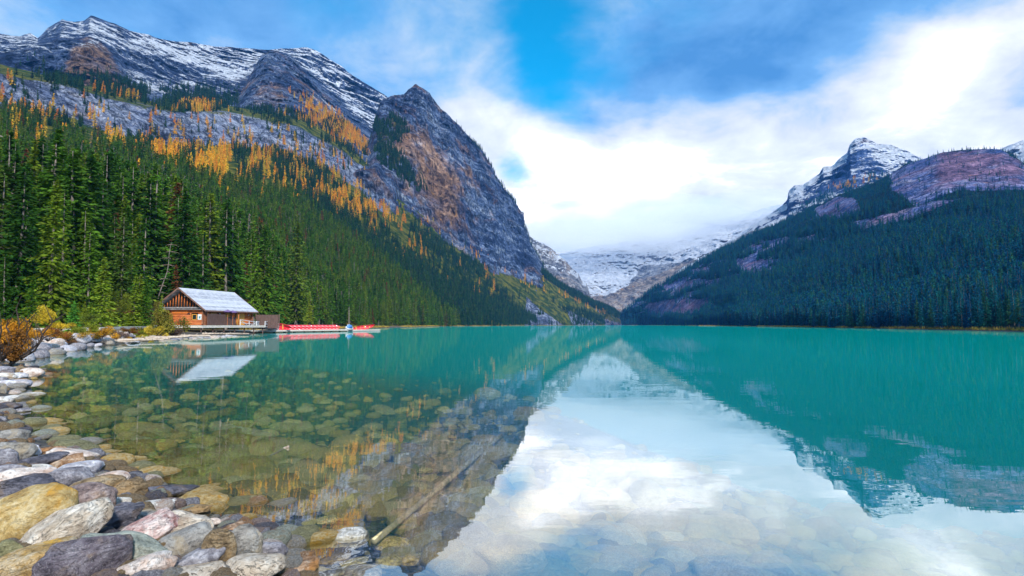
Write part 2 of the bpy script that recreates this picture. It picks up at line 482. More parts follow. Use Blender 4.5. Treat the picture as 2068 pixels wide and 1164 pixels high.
def rock_material(name, dip, cols, warm, snow_col=(.80, .84, .93), veg=(.03, .06, .012), veg2=(.14, .11, .015), scale=1.0, bump=1.0, stain=(.45, .22, .06)):
    """mask R snow, G vegetation, B warm rock"""
    m, nt, b, _ = material(name)
    p = nt.pos()
    x, y, z = nt.sep(p)
    s = nt.m('ADD', z, nt.m('ADD', nt.m('MULTIPLY', x, dip[0]), nt.m('MULTIPLY', y, dip[1])))
    wob = nt.noise(p, .0045 * scale, 6, .62)
    sw = nt.m('ADD', s, nt.m('MULTIPLY', wob, 150 / scale))
    strata = nt.noise(nt.comb(nt.m('MULTIPLY', x, .006 * scale), nt.m('MULTIPLY', y, .006 * scale), nt.m('MULTIPLY', sw, .05 * scale)), 1.0, 7, .68)
    crack = nt.noise(nt.comb(nt.m('MULTIPLY', x, .03 * scale), nt.m('MULTIPLY', y, .03 * scale), nt.m('MULTIPLY', z, .009 * scale)), 1.0, 7, .68, .8)
    line = nt.ss(nt.m('ABSOLUTE', nt.m('SUBTRACT', crack, .5)), .0, .035)
    cr2 = nt.noise(nt.comb(nt.m('MULTIPLY', x, .02 * scale), nt.m('MULTIPLY', y, .02 * scale), nt.m('MULTIPLY', sw, .06 * scale)), 1.0, 6, .7, .5)
    line2 = nt.ss(nt.m('ABSOLUTE', nt.m('SUBTRACT', cr2, .5)), .0, .03)
    patch = nt.noise(p, .009 * scale, 7, .62, .6)
    patch2 = nt.noise(nt.vm('ADD', p, (500, 900, 30)), .006 * scale, 6, .62, .8)
    fine_ = nt.noise(p, .11 * scale, 6, .75)
    r, g, bl = nt.sep(nt.attr('mask'))
    tone = nt.m('ADD', nt.m('ADD', nt.m('MULTIPLY', strata, .45), nt.m('MULTIPLY', fine_, .35)), nt.m('MULTIPLY', patch2, .2))
    rock = nt.ramp(tone, [(.40, cols[0]), (.47, cols[1]), (.53, cols[2]), (.60, cols[3])])
    wf = nt.ss(nt.m('ADD', nt.m('MULTIPLY', bl, .45), patch), .62, .86)
    wr = nt.ramp(tone, [(.36, tuple(c * .25 for c in warm)), (.5, warm), (.62, tuple(min(1, c * 1.8) for c in warm))])
    rock = nt.mix(nt.m('MULTIPLY', wf, .85), rock, wr)
    streak = nt.noise(nt.comb(nt.m('MULTIPLY', x, .04 * scale), nt.m('MULTIPLY', y, .04 * scale), nt.m('MULTIPLY', z, .004 * scale)), 1.0, 4, .65)
    rock = nt.mix(nt.m('MULTIPLY', nt.ss(streak, .54, .66), .6), rock, tuple(c * .45 for c in cols[0]))
    st2 = nt.noise(nt.comb(nt.m('MULTIPLY', x, .03 * scale), nt.m('MULTIPLY', y, .03 * scale), nt.m('MULTIPLY', z, .012 * scale)), 1.0, 5, .7)
    rock = nt.mix(nt.m('MULTIPLY', nt.m('MULTIPLY', nt.ss(st2, .58, .66), nt.ss(bl, .1, .6)), .8), rock, stain)
    rock = nt.mix(nt.m('MULTIPLY', nt.m('SUBTRACT', 1, line), .7), rock, tuple(c * .3 for c in cols[0]))
    rock = nt.mix(nt.m('MULTIPLY', nt.m('SUBTRACT', 1, line2), .6), rock, tuple(c * .4 for c in cols[0]))
    vn = nt.noise(p, .03 * scale, 6, .65)
    vegc = nt.mix(nt.ss(vn, .42, .60), veg, veg2)
    gf = nt.ss(nt.m('ADD', g, nt.m('MULTIPLY', nt.m('SUBTRACT', nt.m('ADD', nt.m('MULTIPLY', patch, .5), nt.m('MULTIPLY', fine_, .5)), .5), 2.6)), .42, .58)
    col = nt.mix(gf, rock, vegc)
    sn = nt.m('ADD', nt.m('ADD', nt.m('MULTIPLY', strata, .55), nt.m('MULTIPLY', fine_, .45)), nt.m('MULTIPLY', nt.m('SUBTRACT', patch2, .5), .5))
    nzz = nt.sep(nt.new('ShaderNodeNewGeometry').outputs['Normal'])[2]
    sf = nt.ss(nt.m('ADD', nt.m('ADD', r, nt.m('MULTIPLY', nt.m('SUBTRACT', nzz, .55), 1.1)), nt.m('MULTIPLY', nt.m('SUBTRACT', sn, .5), 3.2)), .46, .62)
    sf = nt.m('MULTIPLY', sf, nt.ss(r, .03, .15))
    col = nt.mix(sf, col, snow_col)
    hgt = nt.m('ADD', nt.m('MULTIPLY', strata, 22 / scale), nt.m('ADD', nt.m('MULTIPLY', crack, 30 / scale), nt.m('ADD', nt.m('MULTIPLY', fine_, 8 / scale), nt.m('MULTIPLY', line, 5 / scale))))
    setm(nt, b, col, .9, nt.bump(hgt, 1.0 * bump, 1.0), spec=.1)
    return m

SHADEBLUE_ROCK = [(.007, .011, .035), (.038, .065, .16), (.13, .19, .34), (.42, .49, .62)]  # the strong blue is cool shade light put into the rock colour
GREYROCK = [(.03, .04, .09), (.15, .19, .32), (.34, .39, .54), (.62, .65, .76)]
M['rock_left'] = rock_material('layered_rock', (.42, .18), SHADEBLUE_ROCK, (.30, .17, .09))
M['rock_cliff'] = rock_material('cliff_rock', (.30, .0), SHADEBLUE_ROCK, (.40, .22, .11), scale=1.3)
M['slope'] = rock_material('slope_rock', (.2, .0), GREYROCK, (.30, .24, .22), scale=1.6, veg=(.03, .07, .01), veg2=(.20, .19, .02))
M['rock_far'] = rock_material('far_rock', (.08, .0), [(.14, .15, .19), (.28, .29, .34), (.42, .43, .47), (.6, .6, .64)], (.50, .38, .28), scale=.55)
M['rock_right'] = rock_material('haze_blue_rock', (-.16, .05), [(.03, .07, .26), (.09, .16, .44), (.30, .34, .64), (.68, .64, .82)], (.28, .15, .24), veg=(.004, .03, .045), veg2=(.01, .05, .07), scale=1.4, stain=(.45, .22, .16))  # blue haze over this mountain put into its rock and plant colours
M['rock_peak'] = rock_material('peak_rock', (-.2, .0), [(.015, .04, .14), (.05, .10, .27), (.12, .19, .40), (.3, .36, .5)], (.34, .24, .18), veg=(.02, .12, .10), veg2=(.05, .16, .12), scale=.8)

def stk(*a): return np.stack(a, -1)

# A: snowy massif, back left
RIDGE_A = [(-260, 120), (-80, 55), (0, 66), (40, 72), (62, 68), (76, 78), (95, 60), (125, 39), (150, 44), (170, 44), (183, 33), (205, 38), (235, 50), (262, 62), (330, 78), (430, 95), (470, 96), (545, 100),
           (590, 98), (620, 97), (650, 108), (690, 135), (730, 165), (785, 197), (820, 230), (870, 300)]
def mA(px, py, T, X, Y, Z):
    snow = np.zeros(px.shape)
    snow = np.maximum(snow, .60 * inpoly(px, py, [(240, 55), (330, 70), (440, 85), (560, 92), (650, 95), (720, 150), (800, 195), (800, 300), (740, 255), (690, 205), (640, 160), (590, 110), (540, 108), (515, 150), (470, 160), (400, 140), (330, 120), (270, 90)], 14))
    snow = np.maximum(snow, .26 * inpoly(px, py, [(-300, 60), (0, 60), (180, 30), (300, 70), (500, 150), (470, 230), (400, 210), (300, 150), (240, 120), (200, 100), (120, 110), (60, 140), (0, 150), (-300, 150)], 20))
    snow = np.maximum(snow, .22 * inpoly(px, py, [(235, 120), (330, 150), (400, 190), (440, 225), (330, 200), (260, 170)], 14))
    warm = .8 * inpoly(px, py, [(140, 100), (175, 75), (215, 95), (250, 150), (270, 180), (200, 190), (120, 170)], 14) + .5 * inpoly(px, py, [(440, 160), (540, 130), (600, 150), (690, 240), (740, 290), (600, 240), (480, 220)], 20) * .5 + .35 * inpoly(px, py, [(330, 75), (440, 90), (520, 92), (520, 100), (420, 105), (330, 90)], 5)
    veg = .30 * inpoly(px, py, [(0, 150), (130, 150), (300, 190), (420, 210), (520, 225), (640, 230), (760, 320), (500, 300), (0, 200)], 14)
    return stk(np.clip(snow * .72 - .04, 0, 1), veg, np.clip(warm, 0, 1))
gA = terrain('snowy_mountain', -800, 870, 1050,
    [[(-260, 260, 1150), (0, 260, 1150), (400, 300, 1250), (600, 320, 1300), (870, 400, 1500)],
     [(-260, 170, 1350), (0, 150, 1350), (200, 180, 1350), (400, 215, 1450), (600, 230, 1600), (760, 290, 1800), (870, 330, 1900)],
     [(-260, 145, 1700), (0, 100, 1650), (180, 95, 1500), (260, 130, 1650), (400, 150, 1950), (500, 145, 2050), (600, 130, 2200), (740, 215, 2300), (870, 310, 2300)],
     [(x, y, 2100 + 300 * sstep(x, 200, 500)) for x, y in RIDGE_A]],
    [40, 120, 120], (95, 210, 7), (9, 60), M['rock_left'], mA, ledge=(26, 34, .42))

# A2: brown buttress standing in front of the snow
def mA2(px, py, T, X, Y, Z):
    return stk(.12 * sstep(px, 560, 640) * (T > 1.4), .42 * inpoly(px, py, [(500, 215), (600, 225), (700, 240), (770, 310), (600, 280), (480, 240)], 12), .28 + 0 * px)
gA2 = terrain('rock_buttress', 400, 790, 420,
    [[(400, 300, 1200), (600, 330, 1250), (790, 390, 1400)],
     [(400, 262, 1300), (500, 228, 1330), (600, 232, 1330), (700, 285, 1400), (790, 350, 1450)],
     [(x, y, 1750) for x, y in [(400, 262), (440, 225), (470, 205), (490, 180), (505, 150), (525, 118), (545, 101), (560, 104), (585, 118), (610, 140), (640, 175), (670, 212), (700, 243), (740, 285), (765, 320), (790, 345)]]],
    [40, 160], (70, 120, 7), (7, 40), M['rock_cliff'], mA2, back=(1.3, .5), ledge=(14, 36, .4))

# C: the big cliff
CLIFF_TOP = [(690, 345), (730, 320), (748, 285), (757, 240), (768, 205), (785, 195), (815, 190), (826, 180), (840, 171), (852, 176), (868, 190), (885, 212), (905, 232), (935, 262), (970, 298), (990, 330),
             (1000, 352), (1020, 382), (1040, 408), (1050, 425), (1058, 432), (1061, 455), (1060, 470), (1072, 492), (1086, 515), (1097, 535), (1101, 548), (1125, 572), (1160, 592), (1200, 612), (1240, 630), (1262, 648)]
def mC(px, py, T, X, Y, Z):
    warm = .28 + .42 * inpoly(px, py, [(800, 230), (900, 300), (960, 420), (940, 480), (880, 440), (820, 330), (780, 300)], 30)
    warm -= .4 * inpoly(px, py, [(930, 400), (1010, 420), (1090, 530), (1000, 510)], 25)
    veg = .52 * inpoly(px, py, [(757, 250), (800, 235), (830, 260), (790, 300), (850, 345), (800, 350), (755, 300)], 10) + .3 * inpoly(px, py, [(765, 200), (840, 180), (840, 200), (780, 230)], 8)
    veg += .55 * inpoly(px, py, [(1100, 548), (1262, 640), (1262, 660), (1150, 620), (1080, 570)], 6)
    return stk(0 * px, veg, np.clip(warm, 0, 1))
gC = terrain('cliff_mountain', 690, 1262, 620,
    [[(690, 400, 1080), (760, 430, 1120), (880, 520, 1220), (1000, 600, 1350), (1100, 640, 1500), (1240, 662, 1890), (1262, 662, 1990)],
     [(690, 350, 1160), (730, 345, 1180), (760, 350, 1200), (800, 395, 1230), (880, 452, 1320), (960, 500, 1420), (1040, 543, 1530), (1100, 562, 1640), (1160, 605, 1780), (1240, 640, 1960), (1262, 652, 2010)],
     [(x, y, 1500 + (x - 690) * .9) for x, y in CLIFF_TOP]],
    [60, 260], (60, 130, 8), (7, 26), M['rock_cliff'], mC, back=(1.35, .55), gully=.22, ledge=(16, 42, .3))

# B: lower slope with the forest, the larches and the grey cliff band
def mB(px, py, T, X, Y, Z):
    veg = np.full(px.shape, .85)
    cliff = inpoly(px, py, [(-300, 150), (0, 150), (100, 165), (200, 195), (330, 225), (450, 228), (600, 258), (700, 310), (730, 345), (690, 350), (560, 300), (450, 290), (330, 290), (250, 275), (130, 235), (0, 215), (-300, 200)], 10)
    veg -= .80 * cliff
    scree = inpoly(px, py, [(700, 330), (735, 335), (735, 360), (760, 400), (790, 430), (770, 428), (725, 380), (690, 362)], 5) + inpoly(px, py, [(270, 265), (310, 275), (330, 295), (300, 300), (275, 290)], 5) \
        + inpoly(px, py, [(880, 440), (1040, 540), (1100, 560), (1085, 575), (1000, 545), (900, 480)], 8)
    veg -= .75 * np.clip(scree, 0, 1)
    fans = inpoly(px, py, [(1064, 600), (1090, 625), (1140, 660), (1060, 662)], 3) + inpoly(px, py, [(1143, 625), (1165, 635), (1215, 660), (1160, 662)], 3)
    veg -= .9 * np.clip(fans, 0, 1)
    warm = .15 + .5 * inpoly(px, py, [(850, 440), (1040, 540), (1000, 560), (860, 480)], 8) + .3 * inpoly(px, py, [(460, 270), (700, 300), (640, 330), (500, 310)], 8)
    return stk(0 * px, np.clip(veg, 0, 1), np.clip(warm, 0, 1))
gB = terrain('forest_slope', -900, 1262, 1150,
    [[(-420, 700, 70), (0, 672, 95), (200, 668, 112), (330, 665, 128), (520, 663, 165), (600, 662, 262), (700, 661, 350), (800, 660, 470), (900, 659, 640), (1000, 658, 900), (1070, 657.6, 1195), (1160, 657.5, 1500), (1240, 657, 1950), (1262, 657, 2050)],
     [(-420, 560, 130), (0, 560, 150), (200, 575, 165), (330, 600, 180), (520, 600, 240), (600, 600, 330), (700, 608, 440), (800, 618, 560), (900, 630, 730), (1000, 640, 960), (1070, 648, 1230), (1160, 645, 1530), (1240, 653, 1960), (1262, 656, 2060)],
     [(-420, 370, 300), (0, 380, 330), (200, 395, 370), (330, 400, 420), (400, 420, 470), (500, 430, 560), (600, 435, 650), (700, 465, 760), (800, 520, 850), (900, 570, 970), (1000, 618, 1120), (1070, 640, 1290), (1160, 625, 1580), (1240, 649, 1970), (1262, 655, 2070)],
     [(-420, 210, 800), (0, 215, 850), (130, 240, 870), (250, 280, 900), (330, 295, 950), (450, 297, 1000), (560, 310, 1040), (650, 335, 1080), (720, 372, 1120), (800, 430, 1180), (880, 480, 1270), (960, 530, 1370), (1040, 570, 1480), (1090, 590, 1540), (1160, 612, 1640), (1240, 645, 1980), (1262, 654, 2080)],
     [(-420, 150, 900), (0, 150, 930), (100, 165, 950), (200, 195, 980), (330, 225, 1030), (450, 228, 1080), (520, 242, 1110), (600, 258, 1150), (680, 300, 1190), (730, 345, 1190), (800, 400, 1235), (880, 455, 1330), (960, 503, 1430), (1040, 546, 1540), (1100, 566, 1640), (1160, 606, 1720), (1240, 643, 1990), (1262, 653, 2090)],
     [(-420, 120, 1100), (0, 130, 1130), (200, 180, 1180), (330, 210, 1250), (450, 213, 1300), (600, 235, 1330), (700, 290, 1340), (760, 350, 1240), (800, 399, 1250), (880, 453, 1345), (960, 501, 1445), (1040, 544, 1555), (1100, 563, 1660), (1160, 603, 1740), (1240, 642, 2000), (1262, 653, 2100)]],
    [30, 60, 120, 110, 40], (26, 110, 6), (4, 40), M['slope'], mB, back=(1.06, .9), gully=.6)

# E: hazy cliff in the notch; F: glacier headwall
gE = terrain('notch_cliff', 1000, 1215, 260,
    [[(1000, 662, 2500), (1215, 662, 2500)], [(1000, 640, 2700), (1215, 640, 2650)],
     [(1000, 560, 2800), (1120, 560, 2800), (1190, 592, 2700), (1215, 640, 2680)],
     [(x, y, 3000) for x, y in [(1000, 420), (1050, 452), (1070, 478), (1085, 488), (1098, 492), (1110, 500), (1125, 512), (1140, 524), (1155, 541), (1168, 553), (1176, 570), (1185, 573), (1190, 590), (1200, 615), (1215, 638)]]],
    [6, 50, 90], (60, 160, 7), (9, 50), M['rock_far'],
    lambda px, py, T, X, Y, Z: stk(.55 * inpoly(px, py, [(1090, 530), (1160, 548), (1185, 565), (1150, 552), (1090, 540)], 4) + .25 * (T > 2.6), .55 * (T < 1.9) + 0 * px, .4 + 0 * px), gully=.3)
def mF(px, py, T, X, Y, Z):
    snow = np.full(px.shape, .85)
    snow = np.maximum(snow, 1.0 * inpoly(px, py, [(1188, 568), (1215, 572), (1240, 563), (1256, 578), (1235, 590), (1205, 596), (1190, 590)], 3))
    snow -= .45 * inpoly(px, py, [(1185, 505), (1330, 510), (1400, 540), (1290, 560), (1200, 565)], 14)
    snow -= .8 * inpoly(px, py, [(1180, 595), (1240, 592), (1262, 578), (1300, 540), (1420, 520), (1330, 600), (1290, 640), (1180, 640)], 7)
    warm = .75 * inpoly(px, py, [(1180, 595), (1270, 575), (1380, 530), (1480, 480), (1500, 490), (1330, 600), (1290, 640), (1180, 640)], 10)
    return stk(np.clip(snow, 0, 1), 0 * px, warm)
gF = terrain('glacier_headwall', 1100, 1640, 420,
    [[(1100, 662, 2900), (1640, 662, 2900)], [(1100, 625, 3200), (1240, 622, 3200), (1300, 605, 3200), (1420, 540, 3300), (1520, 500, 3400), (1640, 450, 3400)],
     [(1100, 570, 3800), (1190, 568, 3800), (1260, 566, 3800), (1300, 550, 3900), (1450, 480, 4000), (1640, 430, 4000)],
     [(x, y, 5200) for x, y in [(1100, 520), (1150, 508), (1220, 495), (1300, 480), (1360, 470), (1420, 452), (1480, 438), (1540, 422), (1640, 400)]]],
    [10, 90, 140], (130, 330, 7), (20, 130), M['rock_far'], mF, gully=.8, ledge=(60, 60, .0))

# G: snowy peak on the right; I: far right snow
PEAK = [(1380, 540), (1440, 508), (1490, 478), (1520, 455), (1550, 436), (1575, 418), (1590, 405), (1592, 388), (1605, 375), (1622, 374), (1640, 360), (1655, 350), (1662, 338), (1680, 336), (1700, 318), (1712, 308), (1715, 293),
        (1728, 281), (1745, 278), (1760, 284), (1772, 290), (1800, 294), (1830, 305), (1860, 322), (1950, 360), (2100, 420)]
def mG(px, py, T, X, Y, Z):
    snow = .50 + 0 * px
    snow = snow + .25 * inpoly(px, py, [(1750, 280), (1790, 290), (1860, 320), (1800, 345), (1770, 320)], 8)
    blue = inpoly(px, py, [(1735, 290), (1752, 298), (1800, 355), (1720, 385), (1640, 400), (1700, 340)], 12)
    snow = snow - .34 * blue - .2 * inpoly(px, py, [(1600, 400), (1700, 350), (1760, 380), (1500, 520), (1400, 560)], 16)
    warm = .5 * inpoly(px, py, [(1712, 293), (1745, 278), (1775, 292), (1760, 300), (1735, 290), (1712, 310)], 4) + .8 * inpoly(px, py, [(1290, 600), (1380, 545), (1480, 478), (1520, 460), (1540, 470), (1400, 560), (1300, 620)], 6)
    veg = .5 * inpoly(px, py, [(1290, 615), (1400, 545), (1560, 490), (1640, 460), (1560, 520), (1380, 590), (1290, 630)], 8)
    return stk(np.clip(snow * sstep(T, 1.0, 1.6), 0, 1), veg, warm)
gG = terrain('snowy_peak', 1250, 2100, 620,
    [[(1250, 662, 2150), (1700, 640, 1900), (2100, 600, 1700)], [(1250, 645, 2250), (1300, 618, 2250), (1400, 570, 2250), (1500, 520, 2200), (1650, 460, 2200), (2100, 430, 2200)],
     [(1250, 640, 2300), (1300, 608, 2300), (1400, 556, 2350), (1500, 500, 2400), (1600, 440, 2450), (1700, 385, 2450), (1760, 360, 2500), (2100, 425, 2600)],
     [(1250, 635, 2500), (1290, 606, 2500), (1330, 582, 2700)] + [(x, y, 3000) for x, y in PEAK]],
    [10, 60, 160], (75, 190, 8), (10, 50), M['rock_peak'], mG, gully=.6, ledge=(30, 50, -.2))
gI = terrain('far_snow_peak', 1960, 2500, 160,
    [[(1960, 500, 2600), (2500, 500, 2600)], [(x, y, 3400) for x, y in [(1960, 330), (2015, 303), (2040, 292), (2068, 282), (2150, 250), (2260, 220), (2400, 260), (2500, 300)]]],
    [120], (80, 200, 7), (9, 60), M['rock_far'], lambda px, py, T, X, Y, Z: stk(.75 + 0 * px, 0 * px, 0 * px))

# H: forested mountain on the right
HTOP = [(1235, 655), (1262, 628), (1290, 606), (1310, 590), (1350, 565), (1400, 536), (1450, 508), (1500, 483), (1550, 462), (1600, 440), (1650, 417), (1690, 396), (1720, 385), (1760, 372), (1800, 352), (1830, 332), (1860, 322), (1900, 308), (1940, 303), (1990, 302), (2020, 301), (2040, 309), (2068, 330), (2120, 375), (2250, 400), (2500, 360)]
ROCKS_H = [([(1795, 352), (1850, 325), (1900, 306), (2020, 301), (2068, 330), (2120, 360), (2110, 385), (2000, 383), (1930, 385), (1880, 405), (1850, 418), (1830, 400), (1800, 385)], 6),
           ([(1640, 425), (1690, 398), (1725, 400), (1740, 425), (1700, 440), (1650, 440)], 5), ([(1535, 490), (1590, 478), (1604, 484), (1560, 500)], 4),
           ([(1720, 450), (1800, 430), (1900, 405), (1940, 400), (1850, 440), (1780, 455), (1740, 465)], 5),
           ([(1310, 612), (1370, 602), (1430, 606), (1440, 618), (1400, 640), (1310, 638), (1300, 625)], 5), ([(1330, 575), (1390, 572), (1400, 582), (1350, 590)], 4),
           ([(1480, 525), (1540, 522), (1560, 545), (1500, 555)], 4), ([(1390, 545), (1440, 540), (1430, 552), (1400, 553)], 3)]
def rocks_h(px, py):
    r = 0 * px
    for poly, s in ROCKS_H: r = np.maximum(r, inpoly(px, py, poly, s))
    return r
def streaks_h(px, py):
    reg = inpoly(px, py, [(1270, 625), (1330, 585), (1420, 535), (1560, 470), (1680, 430), (1700, 470), (1600, 540), (1500, 590), (1460, 630), (1380, 650), (1290, 650)], 18)
    return .95 * reg * sstep(fbm(px / 34 + py / 60, py / 8 + px / 40, 1.0, 4), .53, .62)
def mH(px, py, T, X, Y, Z):
    r = np.maximum(rocks_h(px, py), streaks_h(px, py))
    return stk(0 * px, np.clip(.95 - .92 * r, 0, 1), .35 + .45 * inpoly(px, py, [(1900, 310), (2060, 320), (2060, 370), (1900, 370)], 20) + .3 * inpoly(px, py, [(1300, 600), (1440, 600), (1440, 640), (1300, 640)], 8))
gH = terrain('forest_mountain', 1235, 2500, 760,
    [[(1235, 657, 2000), (1262, 657, 1960), (1300, 657, 1915), (1380, 657.6, 1310), (1500, 658.5, 648), (1650, 660, 396), (1760, 661, 306), (1900, 663, 241), (2068, 665, 196), (2300, 669, 156), (2500, 672, 130)],
     [(1235, 656, 2010), (1262, 650, 1980), (1300, 640, 1930), (1380, 640, 1400), (1500, 630, 850), (1650, 615, 600), (1760, 605, 520), (1900, 590, 450), (2068, 570, 400), (2300, 550, 350), (2500, 540, 300)],
     [(1235, 655, 2020), (1262, 640, 1990), (1300, 622, 1950), (1380, 600, 1650), (1500, 560, 1300), (1650, 510, 1080), (1760, 480, 980), (1900, 450, 900), (2068, 425, 850), (2300, 430, 800), (2500, 430, 750)],
     [(1235, 655, 2030), (1262, 632, 2000), (1300, 605, 1980), (1400, 548, 1800), (1500, 498, 1620), (1600, 456, 1500), (1720, 410, 1300), (1850, 360, 1220), (1900, 345, 1180), (2068, 370, 1100), (2300, 410, 1080), (2500, 390, 1050)],
     [(x, y, 2040 - (min(x, 2100) - 1235) * .85) for x, y in HTOP]],
    [20, 110, 110, 110], (36, 140, 6), (3, 40), M['rock_right'], mH, back=(1.3, .8), gully=.6)
# ================================================================== trees
def foliage_material(name, ramp, tint_noise=.5, rough=.7, nscale=1.2):
    m, nt, b, out = material(name)
    r = nt.rnd()
    base = nt.ramp(r, ramp)
    p = nt.obj()
    n = nt.noise(p, nscale, 3, .6)
    n2 = nt.noise(nt.vm('ADD', p, nt.comb(nt.m('MULTIPLY', r, 37), 0, 0)), nscale * .35, 2, .5)
    f = nt.ss(nt.m('ADD', nt.m('MULTIPLY', n, .6), nt.m('MULTIPLY', n2, .4)), .38, .62, 1 - tint_noise, 1 + tint_noise * .9)
    col = nt.vm('SCALE', base, sc=f)
    setm(nt, b, col, rough, spec=.15)
    tl = nt.new('ShaderNodeBsdfTranslucent'); nt.put(tl.inputs['Color'], col)
    mx = nt.new('ShaderNodeMixShader'); mx.inputs[0].default_value = .3
    nt.l.new(b.outputs[0], mx.inputs[1]); nt.l.new(tl.outputs[0], mx.inputs[2]); nt.l.new(mx.outputs[0], out.inputs[0])
    return m
M['spruce'] = foliage_material('spruce_needles', [(0, (.022, .075, .008)), (.35, (.045, .125, .010)), (.6, (.08, .18, .012)), (.8, (.15, .21, .014)), (.96, (.05, .10, .016)), (.98, (.16, .06, .02)), (1, (.16, .06, .02))])
M['spruce_light'] = foliage_material('yellow_green_needles', [(0, (.15, .26, .02)), (1, (.26, .32, .025))])
M['pine_young'] = foliage_material('bright_green_needles', [(0, (.07, .24, .03)), (1, (.09, .26, .03))])
M['spruce_upper'] = foliage_material('upper_spruce_needles', [(0, (.006, .045, .028)), (.5, (.014, .075, .035)), (.85, (.035, .11, .03)), (1, (.07, .12, .02))])
M['spruce_hazed'] = foliage_material('haze_blue_needles', [(0, (.002, .075, .19)), (.5, (.004, .115, .20)), (.85, (.012, .16, .15)), (1, (.05, .17, .09))])  # blue of the distant haze painted into the needle colours
M['larch'] = foliage_material('larch_needles', [(0, (.80, .28, .02)), (.3, (.95, .45, .02)), (.6, (1, .60, .04)), (.8, (.62, .48, .05)), (1, (.85, .36, .03))], .35)
m, nt, b, _ = material('bark'); M['bark'] = m
p = nt.obj(); setm(nt, b, nt.ramp(nt.noise(nt.scale3(p, 6, 6, 1.2), 1.5, 5, .65), [(.3, (.05, .04, .035)), (.5, (.17, .14, .12)), (.75, (.36, .32, .29))]), .9, nt.bump(nt.noise(nt.scale3(p, 14, 14, 2), 1.5, 4), .6, .03))
m, nt, b, _ = material('dead_wood'); M['dead'] = m
p = nt.obj(); setm(nt, b, nt.ramp(nt.noise(nt.scale3(p, 5, 5, 1), 2, 5, .65), [(.3, (.10, .05, .04)), (.5, (.30, .20, .17)), (.75, (.5, .42, .38))]), .9)

def conifer(seed, H=20.0, R0=3.0, whorls=36, nb=9, nc=6, start=.1, size=.42, ragged=.35, power=.85, droop=.35, gaps=.12):
    r = np.random.default_rng(seed)
    cs, ds, ls = [], [], []
    for i in range(whorls):
        t = (i + r.random() * .6) / whorls
        z = H * (start + (1 - start) * t)
        L0 = R0 * (1 - t) ** power * (.55 + .45 * min(1, t * 5 + .3)) + .12
        k = max(3, int(round(nb * (1 - .45 * t))))
        a0 = r.random() * 6.28
        for j in range(k):
            if r.random() < gaps: continue
            a = a0 + 6.283 * j / k + r.normal() * .25
            L = L0 * (1 + ragged * (r.random() - .6) * 2) * (1 + .2 * math.sin(a * 2 + seed))
            up = .25 * t + r.normal() * .08
            for q in range(nc):
                s = (q + .35 + r.random() * .5) / nc
                rr = L * s
                cs.append((math.cos(a) * rr + r.normal() * .06 * L, math.sin(a) * rr + r.normal() * .06 * L, z + up * rr - droop * rr * s + r.normal() * .10))
                ds.append((math.cos(a + r.normal() * .5), math.sin(a + r.normal() * .5), -.25 - .5 * r.random() + .3 * t))
                ls.append(size * (.65 + .7 * r.random()) * (1.15 - .45 * s) * (.6 + .55 * (1 - t)))
    n = 10
    for q in range(n):          # leading shoot
        cs.append((r.normal() * .05, r.normal() * .05, H * (1 - .03 * q / 3))); ds.append((r.normal(), r.normal(), 1.2)); ls.append(size * .7)
    C = np.array(cs); Dv = np.array(ds); Dv /= np.linalg.norm(Dv, axis=1)[:, None]; L = np.array(ls)[:, None]
    S = np.cross(Dv, r.normal(size=Dv.shape) + np.array([0, 0, .35])); S /= np.linalg.norm(S, axis=1)[:, None] + 1e-9
    w_ = .42
    A = C - Dv * L; B = C + S * L * w_ + Dv * L * .15; T_ = C + Dv * L * 1.1; E = C - S * L * w_ + Dv * L * .1
    V = np.stack([A, B, T_, E], 1).reshape(-1, 3)
    F = np.arange(len(V)).reshape(-1, 4)
    return V, F
def trunk(H, r0, seed, bend=.15, seg=7, twigs=0):
    r = random.Random(seed); mb = MB(); pts = []; rad = []
    ph = r.random() * 6
    for i in range(9):
        t = i / 8; pts.append((bend * math.sin(t * 3 + ph), bend * math.cos(t * 2.2 + ph) - bend * math.cos(ph), H * t * .97)); rad.append(r0 * (1 - t) ** .8 + .02 + (r0 * .35 if i == 0 else 0))
    mb.tube(pts, rad, seg)
    for i in range(twigs):
        z = H * (.06 + .5 * r.random()); a = r.random() * 6.28; L = .5 + r.random() * .9
        mb.tube([(0, 0, z), (cos(a) * L * .5, sin(a) * L * .5, z - .05), (cos(a) * L, sin(a) * L, z - .25)], [.03, .02, .008], 3, False)
    return mb
# detailed variants: (crown mesh, trunk mesh), made at 20 m
NEARV = []
for s in range(9):
    st = [.06, .12, .08, .3, .05, .16, .10, .42, .07][s]
    V, F = conifer(100 + s, 20, [2.9, 2.6, 3.2, 2.2, 3.0, 2.5, 2.8, 2.0, 2.3][s], whorls=[40, 38, 42, 30, 44, 36, 40, 26, 40][s], start=st, ragged=.3 + .05 * (s % 3), gaps=[.1, .18, .08, .3, .1, .2, .14, .35, .12][s], power=[.8, .9, .75, .8, .85, 1.0, .7, .8, .95][s])
    NEARV.append((V, F, trunk(20, .22, s, twigs=26)))
near_mesh = []
for s, (V, F, tb) in enumerate(NEARV):
    cm = mesh_np('crown', V, F, M['spruce'])
    FV = [np.array(v, int) for v in tb.F.values()]
    tm = mesh_np('trunk', np.concatenate(tb.V), FV, M['bark'])
    near_mesh.append((cm, tm))
def recolor(me, mat):
    c = me.copy(); c.materials.clear(); c.materials.append(mat); return c

